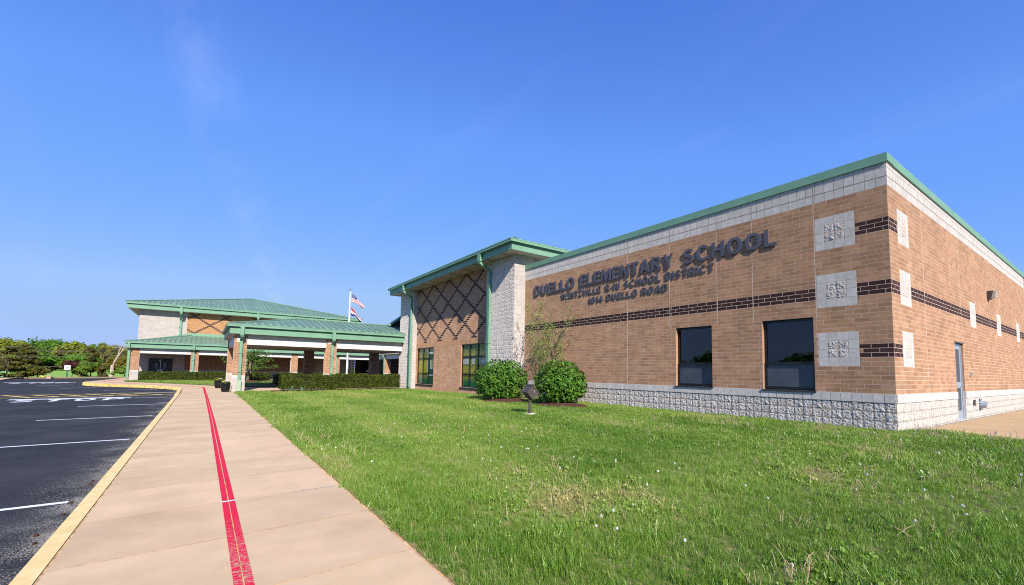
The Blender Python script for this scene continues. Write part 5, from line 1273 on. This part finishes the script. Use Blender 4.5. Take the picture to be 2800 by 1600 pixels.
und = [(250, 'cedar', 6.0, 7, 'dark cedar in the belt behind the left edge cedar'), (620, 'deep', 5.6, 9, 'low green tree below the domed maple'), (1050, 'cedar', 6.2, 7.0, 'dark cedar at the right foot of the domed maple'), (1330, 'deep', 5.2, 7, 'low green tree behind the plum shrub'), (1600, 'cedar', 6.6, 6.0, 'dark cedar standing behind the parking sign'), (1850, 'cedar', 6.6, 6.2, 'broad dark cedar left of the dead trunk'), (2130, 'cedar', 6.8, 6, 'dark cedar right behind the dead trunk'), (2420, 'cedar', 6.8, 6.5, 'dark cedar nearest the hall corner'), (-60, 'olive', 5.6, 8, 'olive thicket tree at the left picture edge'), (1480, 'deep', 5.4, 6, 'low green tree between two dark cedars')]
for i, (ax, kind, h, w, lab) in enumerate(und):
    x, y = polar(A_dir(ax), 134+5*(i % 3)); tree(x, y, .25, h*.78, w, kind, 60+i, lab, name='cedar_tree' if kind == 'cedar' else 'broadleaf_tree', n=3600, lobes=28, leaf=.28, trunk=.02, conic=kind == 'cedar')
near = [(120, 70, 'cedar', 3.0, 4.6, 'cedar_tree', 'broad dark cedar at the left edge of the car park'), (430, 70.5, 'cedar', 3.3, 4.2, 'cedar_tree', 'dark cedar with spreading low boughs beside the field gap'), (660, 69.5, 'cedar', 1.3, 2.4, 'cedar_shrub', 'low cedar tip reaching into the field gap'),
        (1265, 71.5, 'purple', 2.25, 2.0, 'plum_shrub', 'purple-leaved shrub beside the parking sign'), (1560, 71, 'bright', 2.0, 2.4, 'leafy_shrub', 'bright green shrub right of the parking sign'), (1420, 70.6, 'bright', 1.1, 1.5, 'leafy_shrub', 'small bright shrub at the foot of the sign'), (1640, 77, 'cedar', 3.4, 3.2, 'cedar_tree', 'dark cedar above the bright shrub'),
        (1840, 71.5, 'cedar', 1.6, 2.6, 'cedar_shrub', 'dark low cedar between the bright shrub and the dead trunk'), (2060, 73, 'amber', 2.7, 2.5, 'leafy_shrub', 'amber-green young tree left of the dead trunk'), (2400, 73, 'amber', 3.1, 2.6, 'leafy_shrub', 'amber-green young tree right of the dead trunk'), (2050, 71.0, 'bright', 1.2, 2.0, 'leafy_shrub', 'low green shrub before the amber young tree'), (2330, 70.9, 'bright', 1.3, 1.9, 'leafy_shrub', 'low green shrub right at the dead trunk foot'), (2540, 71.2, 'cedar', 2.2, 1.8, 'cedar_shrub', 'dark shrub at the corner of the walkway roof')]
for i, (ax, d_, kind, h, w, nm, lab) in enumerate(near):
    x, y = polar(A_dir(ax), d_); tree(x, y, .22, h, w, kind, 90+i, lab, name=nm, n=3400 if w > 3 else 2000, lobes=30 if w > 3 else 18, leaf=.12, trunk=.03 if kind != 'purple' else .12, conic=(kind == 'cedar' and w < 5 and h > 2), group='shrubs and cedars along the far kerb')
for i, (x, y, h, w, kind, lab) in enumerate(((-60, 34, 6.5, 8, 'deep', 'green tree west of the car park, mirrored low in the right window'), (-62, 44, 7.2, 9, 'lime', 'yellow-green tree west of the car park, mirrored between the windows'), (-64, 53, 7.8, 9, 'deep', 'tall green tree west of the car park, mirrored in the left window'), (-63, 62, 6.4, 8, 'lime', 'yellow-green tree west of the car park, mirrored at the left window frame'))):
    tree(x, y, -.5, h, w, kind, 130+i, lab, n=2600, lobes=30, leaf=.34, trunk=.08, group='trees west of the car park')
r_ = np.random.default_rng(55); CC, NN = [], []
for i in range(46):
    x, y = polar(-22+i*.62, 163+r_.uniform(-3, 6)); p_, n_ = blob_points(700, 900+i, (3.6, 3, r_.uniform(2.2, 3.3)), (x, y, 1.7), 6, .5, .3); CC.append(p_); NN.append(n_+np.array([0, -.3, .4]))
CC, NN = np.concatenate(CC), np.concatenate(NN)
quads('woodland_undergrowth', CC, NN, r_.uniform(.22, .45, len(CC)), TM['lime'], None, .6, 56, label='dense undergrowth of the far wood behind the tree belt', cat='undergrowth', kind='stuff')
# bleached dead trunk
t = thing('dead_tree', (-8.75, 69.9, .2), 'leaning bleached dead tree trunk with bare branches left of the hall', 'tree')
MB().tube([(-8.78, 69.9, .0), (-8.73, 69.75, .7), (-8.70, 69.65, 1.45), (-8.47, 69.4, 2.07), (-8.17, 69.13, 2.79)], [.20, .17, .16, .11, .085], 9).build('trunk', DEADW, t)
mb = MB()
for pts, r in (([(-8.17, 69.13, 2.75), (-8.15, 69.08, 3.26), (-7.94, 68.88, 3.86), (-7.8, 68.8, 4.3)], [.06, .05, .03, .01]), ([(-8.17, 69.13, 2.75), (-7.86, 68.87, 3.27), (-7.65, 68.67, 3.92), (-7.3, 68.4, 4.6)], [.065, .05, .035, .01]), ([(-7.9, 68.9, 3.2), (-7.5, 68.6, 3.7), (-7.2, 68.4, 4.3)], [.035, .025, .008]), ([(-8.72, 69.7, 1.5), (-8.85, 69.7, 1.62)], [.07, .05]), ([(-7.55, 68.6, 4.1), (-7.1, 68.3, 4.9), (-6.8, 68.1, 5.3)], [.02, .012, .004]), ([(-7.94, 68.88, 3.86), (-8.1, 68.9, 4.3)], [.02, .006])):
    mb.tube(pts, r, 6)
mb.build('branches', DEADW, t)

# ------------------------------------------------------------------ grass, weeds and dandelions
def vnoise(x, y, s, seed):
    r = np.random.default_rng(seed); G = r.random((64, 64)); u, v = x/s, y/s
    i, j = np.floor(u).astype(int), np.floor(v).astype(int); a, b = u-i, v-j; a = a*a*(3-2*a); b = b*b*(3-2*b)
    g = lambda p, q: G[p % 64, q % 64]
    return (g(i, j)*(1-a)+g(i+1, j)*a)*(1-b)+(g(i, j+1)*(1-a)+g(i+1, j+1)*a)*b
def grass_mat(name, deep, light, dry):
    m = bpy.data.materials.new(name); m.use_nodes = True; n = m.node_tree.nodes; l = m.node_tree.links; p = n['Principled BSDF']; out = n['Material Output']
    at = n.new('ShaderNodeAttribute'); at.attribute_type = 'INSTANCER'; at.attribute_name = 'tint'
    rp = n.new('ShaderNodeValToRGB'); e = rp.color_ramp.elements; e[0].color = (*deep, 1); e[1].color = (*dry, 1); q = e.new(.55); q.color = (*light, 1)
    geo = n.new('ShaderNodeNewGeometry'); ad_ = n.new('ShaderNodeMath'); ad_.operation = 'MULTIPLY_ADD'; ad_.inputs[1].default_value = .42; l.new(geo.outputs['Random Per Island'], ad_.inputs[0]); l.new(at.outputs['Fac'], ad_.inputs[2])
    sb_ = n.new('ShaderNodeMath'); sb_.operation = 'SUBTRACT'; sb_.inputs[1].default_value = .20; l.new(ad_.outputs[0], sb_.inputs[0])
    l.new(sb_.outputs[0], rp.inputs[0]); l.new(rp.outputs[0], p.inputs['Base Color']); p.inputs['Roughness'].default_value = .36; p.inputs['Specular IOR Level'].default_value = .5
    t = n.new('ShaderNodeBsdfTranslucent'); l.new(rp.outputs[0], t.inputs['Color']); ms = n.new('ShaderNodeMixShader'); ms.inputs[0].default_value = .35
    l.new(p.outputs[0], ms.inputs[1]); l.new(t.outputs[0], ms.inputs[2]); l.new(ms.outputs[0], out.inputs['Surface']); MATS[name] = m
    return m
GRASS = grass_mat('grass_blade', (.100, .225, .016), (.275, .425, .060), (.52, .44, .17))
STRAW = mat('dry_stalk', (.36, .22, .14), (.62, .50, .34), scale=40, rough=.9)
def tuft(seed, n, rad, h, w, flat=0.):
    r = random.Random(seed); mb = MB()
    for i in range(n):
        a = r.uniform(0, 6.28); q = rad*math.sqrt(r.random()); p0 = Vector((q*math.cos(a), q*math.sin(a), -.01)); H = h*r.uniform(.5, 1.1); b = r.uniform(0, 6.28); o_ = Vector((math.cos(b), math.sin(b), 0)); s = Vector((-o_.y, o_.x, 0))*w*r.uniform(.6, 1.1)
        ln = r.uniform(.1, .5)+flat
        p1 = p0+o_*H*ln*.4+Vector((0, 0, H*.62)); p2 = p0+o_*H*ln*1.1+Vector((0, 0, H*(1-.35*flat)))
        b0 = len(mb.v); mb.v += [tuple(p0-s), tuple(p0+s), tuple(p1+s*.8), tuple(p1-s*.8), tuple(p2)]; mb.f += [(b0, b0+1, b0+2, b0+3), (b0+3, b0+2, b0+4)]; mb.m += [0, 0]
    return mb
def rosette(seed, n, L, w):
    r = random.Random(seed); mb = MB()
    for i in range(n):
        a = i*6.28/n+r.uniform(-.3, .3); o_ = Vector((math.cos(a), math.sin(a), 0)); s = Vector((-o_.y, o_.x, 0))*w; l_ = L*r.uniform(.6, 1.1); z = r.uniform(.02, .05)
        p0 = Vector((0, 0, .005)); p1 = p0+o_*l_*.55+Vector((0, 0, z)); p2 = p0+o_*l_+Vector((0, 0, z*.6))
        b0 = len(mb.v); mb.v += [tuple(p0-s*.3), tuple(p0+s*.3), tuple(p1+s), tuple(p1-s), tuple(p2)]; mb.f += [(b0, b0+1, b0+2, b0+3), (b0+3, b0+2, b0+4)]; mb.m += [0, 0]
    return mb
def stalks(seed, n, h):
    r = random.Random(seed); mb = MB()
    for i in range(n):
        p0 = Vector((r.gauss(0, .05), r.gauss(0, .05), 0)); d = Vector((r.gauss(0, .35), r.gauss(0, .35), 1)).normalized(); H = h*r.uniform(.5, 1.1); p1 = p0+d*H*.6; p2 = p1+(d+Vector((r.gauss(0, .15), r.gauss(0, .15), -.1)))*H*.45
        mb.tube([p0, p1, p2], [.0036, .0030, .0022], 4, cap=False)
    return mb
def scatter(name, pts, protos, material, label, cat, parent=None):
    """pts: dict of arrays; protos: list of MB"""
    col = bpy.data.collections.new(name+'_kinds')
    for i, mb in enumerate(protos):
        o = bpy.data.objects.new('%s_kind_%02d' % (name, i), mb.mesh(name+'_kind', material)); col.objects.link(o)
    me = bpy.data.meshes.new(name); n = len(pts['x'])
    me.vertices.add(n); me.vertices.foreach_set('co', np.stack([pts['x'], pts['y'], pts['z']], 1).astype(np.float32).ravel())
    for k, ty_ in (('scl', 'FLOAT'), ('tint', 'FLOAT'), ('pick', 'INT')):
        a = me.attributes.new(k, ty_, 'POINT'); a.data.foreach_set('value', pts[k].astype(np.int32 if ty_ == 'INT' else np.float32))
    a = me.attributes.new('rot', 'FLOAT_VECTOR', 'POINT'); a.data.foreach_set('vector', pts['rot'].astype(np.float32).ravel())
    me.materials.append(material)
    ng = bpy.data.node_groups.new(name+'_scatter', 'GeometryNodeTree'); ng.interface.new_socket('Geometry', in_out='INPUT', socket_type='NodeSocketGeometry'); ng.interface.new_socket('Geometry', in_out='OUTPUT', socket_type='NodeSocketGeometry')
    N = ng.nodes; L = ng.links; gi = N.new('NodeGroupInput'); go = N.new('NodeGroupOutput'); ip = N.new('GeometryNodeInstanceOnPoints'); ci = N.new('GeometryNodeCollectionInfo')
    ci.inputs['Collection'].default_value = col; ci.inputs['Separate Children'].default_value = True; ci.inputs['Reset Children'].default_value = True
    def na(nm, ty_): q = N.new('GeometryNodeInputNamedAttribute'); q.data_type = ty_; q.inputs['Name'].default_value = nm; return q.outputs['Attribute']
    er = N.new('FunctionNodeEulerToRotation'); L.new(na('rot', 'FLOAT_VECTOR'), er.inputs[0])
    ip.inputs['Pick Instance'].default_value = True
    L.new(gi.outputs[0], ip.inputs['Points']); L.new(ci.outputs[0], ip.inputs['Instance']); L.new(na('pick', 'INT'), ip.inputs['Instance Index']); L.new(er.outputs[0], ip.inputs['Rotation']); L.new(na('scl', 'FLOAT'), ip.inputs['Scale'])
    L.new(ip.outputs[0], go.inputs[0])
    o = add(name, me, parent, label=label, cat=cat, kind='stuff'); md = o.modifiers.new('scatter', 'NODES'); md.node_group = ng
    return o
zlv = np.vectorize(zl); zsv = np.vectorize(zs)
N0 = 340000
gx, gy = rng.uniform(1.58, 12.95, N0), rng.uniform(-2.0, 30.0, N0)
area = 11.35*32
dist = np.hypot(gx, gy)
dens = np.interp(dist, [1.5, 4, 7, 11, 16, 30], [900, 720, 420, 230, 140, 80])
bare = vnoise(gx, gy, .55, 3); patch = vnoise(gx, gy, 1.7, 4)
weed = np.clip((.6*vnoise(gx+3, gy, 2.3, 5)+.5*vnoise(gx, gy+5, .7, 15)-.50)*2.4, 0, 1)*np.interp(gx-.25*gy, [-4, 2, 8], [.5, .8, 1.0])
keep = rng.random(N0) < dens*area/N0
keep &= ~((gx > 12.30) & (gy > 3.05)) & ~((gx > 11.65) & (gy > 16.6)) & ~((gx > 3.3) & (gy > 28.85)) & ~((gx > 11.9) & (gy > 16.6))
for bx_, by_, rx_, ry_ in ((10.38, 15.2, .95, 1.3), (10.72, 12.35, .72, 1.35)): keep &= ((gx-bx_)/rx_)**2+((gy-by_)/ry_)**2 > .93
keep &= ~((np.abs(gx-8.14) < .15) & (np.abs(gy-10.68) < .18))
keep &= ~((gx < 1.58+.07*vnoise(gx, gy, .35, 9)) )
keep &= rng.random(N0) > .45*np.clip((bare-.68)*5, 0, 1)*np.clip(weed*1.6, 0, 1)
gx, gy, dist, bare, patch, weed = (a[keep] for a in (gx, gy, dist, bare, patch, weed)); n = len(gx)
mow = np.sign(np.sin((gx-.9+.12*np.sin(gy*.25))*2*np.pi/2.5))
far_k2 = dist > 8.5
tint = .27+.42*(patch-.40)+.11*mow*np.clip((gy-3)/5, 0.15, 1)+.60*weed*np.clip((bare-.40)*1.6, 0, 1)*np.clip(1.2-gy/22, .3, 1)+rng.normal(0, .05, n)+np.interp(gy, [1, 4, 10, 20], [-.13, -.08, .0, .06])  # mow term puts the stripes' light and shade from leaning blades into the tint
tilt = .22*mow+rng.normal(0, .2, n)
sel = rng.random(n)
pick = np.where(far_k2, rng.integers(5, 8, n), rng.integers(0, 5, n)); isw = sel < .30*weed; pick = np.where(isw & ~far_k2, rng.integers(8, 10, n), pick)
tuftiness = np.where(vnoise(gx, gy, .30, 12) > .70, 1.45, 1.)*np.where(gx < 2.6, 1.15, 1.)
pts = dict(x=gx, y=gy, z=zlv(gx, gy)-.008, scl=rng.uniform(.65, 1.25, n)*(.75+.5*vnoise(gx, gy, .8, 14))*tuftiness*np.interp(dist, [2, 8, 8.5, 30], [.95, 1.0, .9, 1.25]), tint=np.clip(tint+isw*.15+.5*(rng.random(n) < .035), 0.02, 1), pick=pick, rot=np.stack([-tilt, rng.normal(0, .14, n), rng.uniform(0, 6.28, n)], 1))
# rotation order: spin first, then lean along the mowing direction
protos = [tuft(200+i, 17, .045, .060+.006*i, .0017) for i in range(5)]+[tuft(210+i, 22, .085, .060, .0035) for i in range(3)]+[rosette(220, 9, .055, .008), rosette(221, 8, .040, .010)]
scatter('lawn_grass', pts, protos, GRASS, 'mown grass of the big lawn with weeds and yellowed patches', 'grass')
# far lawn, coarser
m_ = 5200; fx, fy = rng.uniform(-5.3, 9, m_), rng.uniform(38.5, 51.2, m_)
ok = (fy > 39.2+np.clip(.88-fx, 0, 7)*1.52) & (fx < 9) & ~((fx > 2.2) & (fy < 36.5)) & (fy < 50.4) & (np.hypot(fx-3.5, fy-46) > 1.1) & ~((fx > 4.6) & (fx < 5.7) & (fy < 41.2)) & ((fx < 2.2) | (fy > 39.5))
fx, fy = fx[ok], fy[ok]; n = len(fx)
scatter('far_lawn_grass', dict(x=fx, y=fy, z=zsv(fx, fy)+.03, scl=rng.uniform(1.2, 1.9, n), tint=np.clip(.25+.5*vnoise(fx, fy, 1.5, 21)*np.clip((fy-41-np.clip(.88-fx, 0, 7)*1.2)/3, 0, 1)+rng.normal(0, .08, n), 0, 1), pick=rng.integers(0, 3, n), rot=np.stack([rng.normal(0, .2, n), rng.normal(0, .2, n), rng.uniform(0, 6.28, n)], 1)), protos[5:8], GRASS, 'mown grass in front of the covered walkway', 'grass')
# dry stalks: along the pavement edge, in weedy spots, along the apron
m_ = 7500; fx, fy = rng.uniform(1.66, 12.9, m_), rng.uniform(.2, 22, m_)
pr = np.clip((.6*vnoise(fx+3, fy, 2.3, 5)+.5*vnoise(fx, fy+5, .7, 15)-.52)*1.8, 0, 1)*np.interp(np.hypot(fx, fy), [2, 6, 14], [1.3, .9, .16])*np.interp(fx-fy, [-4, 3], [.6, 1.4])+.55*((fx < 2.4) & (fy > 7) & (fy < 15))*(vnoise(fx, fy, 1.2, 31) > .5)+.9*((fx > 11.9) & (fy < 3.4) & (fy > .2))*.6
pr *= 1-.8*((fx > 9.2) & (fy > 10))
ok = (rng.random(m_) < pr) & ~((fx > 12.3) & (fy > 3.05)); fx, fy = fx[ok], fy[ok]; n = len(fx)
scatter('dry_stalks', dict(x=fx, y=fy, z=zlv(fx, fy), scl=rng.uniform(.6, 1.15, n), tint=rng.random(n), pick=rng.integers(0, 4, n), rot=np.stack([rng.normal(0, .12, n), rng.normal(0, .12, n), rng.uniform(0, 6.28, n)], 1)), [stalks(300+i, k, .17) for i, k in enumerate((2, 3, 5, 1))], STRAW, 'dry brown weed stalks standing in the lawn', 'weeds')
# dandelions gone to seed, each a plant of its own
PUFF = mat('dandelion_down', (.56, .55, .48), (.70, .69, .62), scale=60, rough=1)
r_ = random.Random(77); mb = MB()
for i in range(70):
    d = Vector((r_.gauss(0, 1), r_.gauss(0, 1), r_.gauss(0, 1))).normalized(); e = d.orthogonal().normalized(); f = d.cross(e); c0 = d*.019
    mb.face([c0+e*.006, c0+f*.006, c0-e*.006, c0-f*.006]); mb.face([d*.003+e*.0006, d*.003-e*.0006, c0])
mb.lathe([(.001, -.004), (.005, 0), (.001, .004)], (0, 0, 0), 6)
PM = mb.mesh('seed_head', PUFF)
SM = MB().tube([(0, 0, 0), (.004, .002, .5), (0, 0, 1)], [.0022, .002, .0016], 5).mesh('stem', mat('dandelion_stem', (.25, .17, .10), (.30, .30, .12), scale=20, rough=.8))
YM = MB().lathe([(.002, -.006), (.012, 0), (.019, .008), (.012, .011), (.002, .012)], (0, 0, 0), 10).mesh('bloom', MATS['petal_yellow'])
def dlab(x, y):
    if x > 11.0 and y < 4: return 'dandelion gone to seed in the weedy strip by the building corner'
    if x < 3.2: return 'dandelion gone to seed in the grass near the pavement edge'
    if y < 4.5: return 'dandelion gone to seed in the near right part of the lawn'
    if y > 9: return 'small far dandelion gone to seed in the lawn beyond the floodlight line'
    return 'dandelion gone to seed in the middle of the lawn'
dl = []
while len(dl) < 200:
    x, y = (r_.uniform(10.6, 12.8), r_.uniform(.6, 3.4)) if len(dl) % 4 == 0 else (r_.uniform(1.9, 12.8), r_.uniform(.3, 13))
    d = math.hypot(x, y)
    edge = x > 10.6 and y < 4.2
    p_ = 1.0 if edge else (.5 if (d < 7 and x > 3.2) else .16)
    if (x > 12.25 and y > 3.0) or r_.random() > p_ or math.atan2(x, y) > 1.55: continue
    dl.append((x, y))
for i, (x, y) in enumerate(dl):
    yel = i % 9 == 4; z = zl(x, y); H = r_.uniform(.04, .07) if yel else r_.uniform(.09, .17); lx, ly = r_.gauss(0, .12), r_.gauss(0, .12); s = r_.uniform(.45, .85)
    t = thing('dandelion', (x, y, z), 'yellow dandelion in flower low in the lawn grass' if yel else dlab(x, y), 'flower', 'yellow dandelions in the lawn' if yel else 'dandelions gone to seed in the lawn')
    add('stem', SM, t, loc=(x, y, z), rot=(ly, lx, 0), scl=(1, 1, H))
    tip = Euler((ly, lx, 0)).to_matrix() @ Vector((0, 0, H+.012))
    add('bloom' if yel else 'seed_head', YM if yel else PM, t, loc=(x+tip.x, y+tip.y, z+tip.z), rot=(r_.uniform(-.4, .4), r_.uniform(-.4, .4), r_.uniform(0, 6)), scl=(s, s, s))
# bark chips and crumbs swept along the kerb
r_ = random.Random(9)
for i in range(7):
    y = r_.uniform(3.2, 9.5); x = -1.10-.01*y-r_.uniform(.02, .10); z = zp(x, y)+.012; L = r_.uniform(.012, .028)
    MB().hexa([(x-L, y-.012, z-.01), (x+L*.6, y-.02, z-.01), (x+L, y+.012, z-.01), (x-L*.5, y+.02, z-.01)], [(x-L*.8, y-.008, z+.008), (x+L*.5, y-.012, z+.014), (x+L*.8, y+.008, z+.006), (x-L*.4, y+.012, z+.012)]).build('bark_chip', MULCH, label='small brown bark chip lying in the gutter along the yellow kerb', cat='debris', group='bark chips in the gutter')
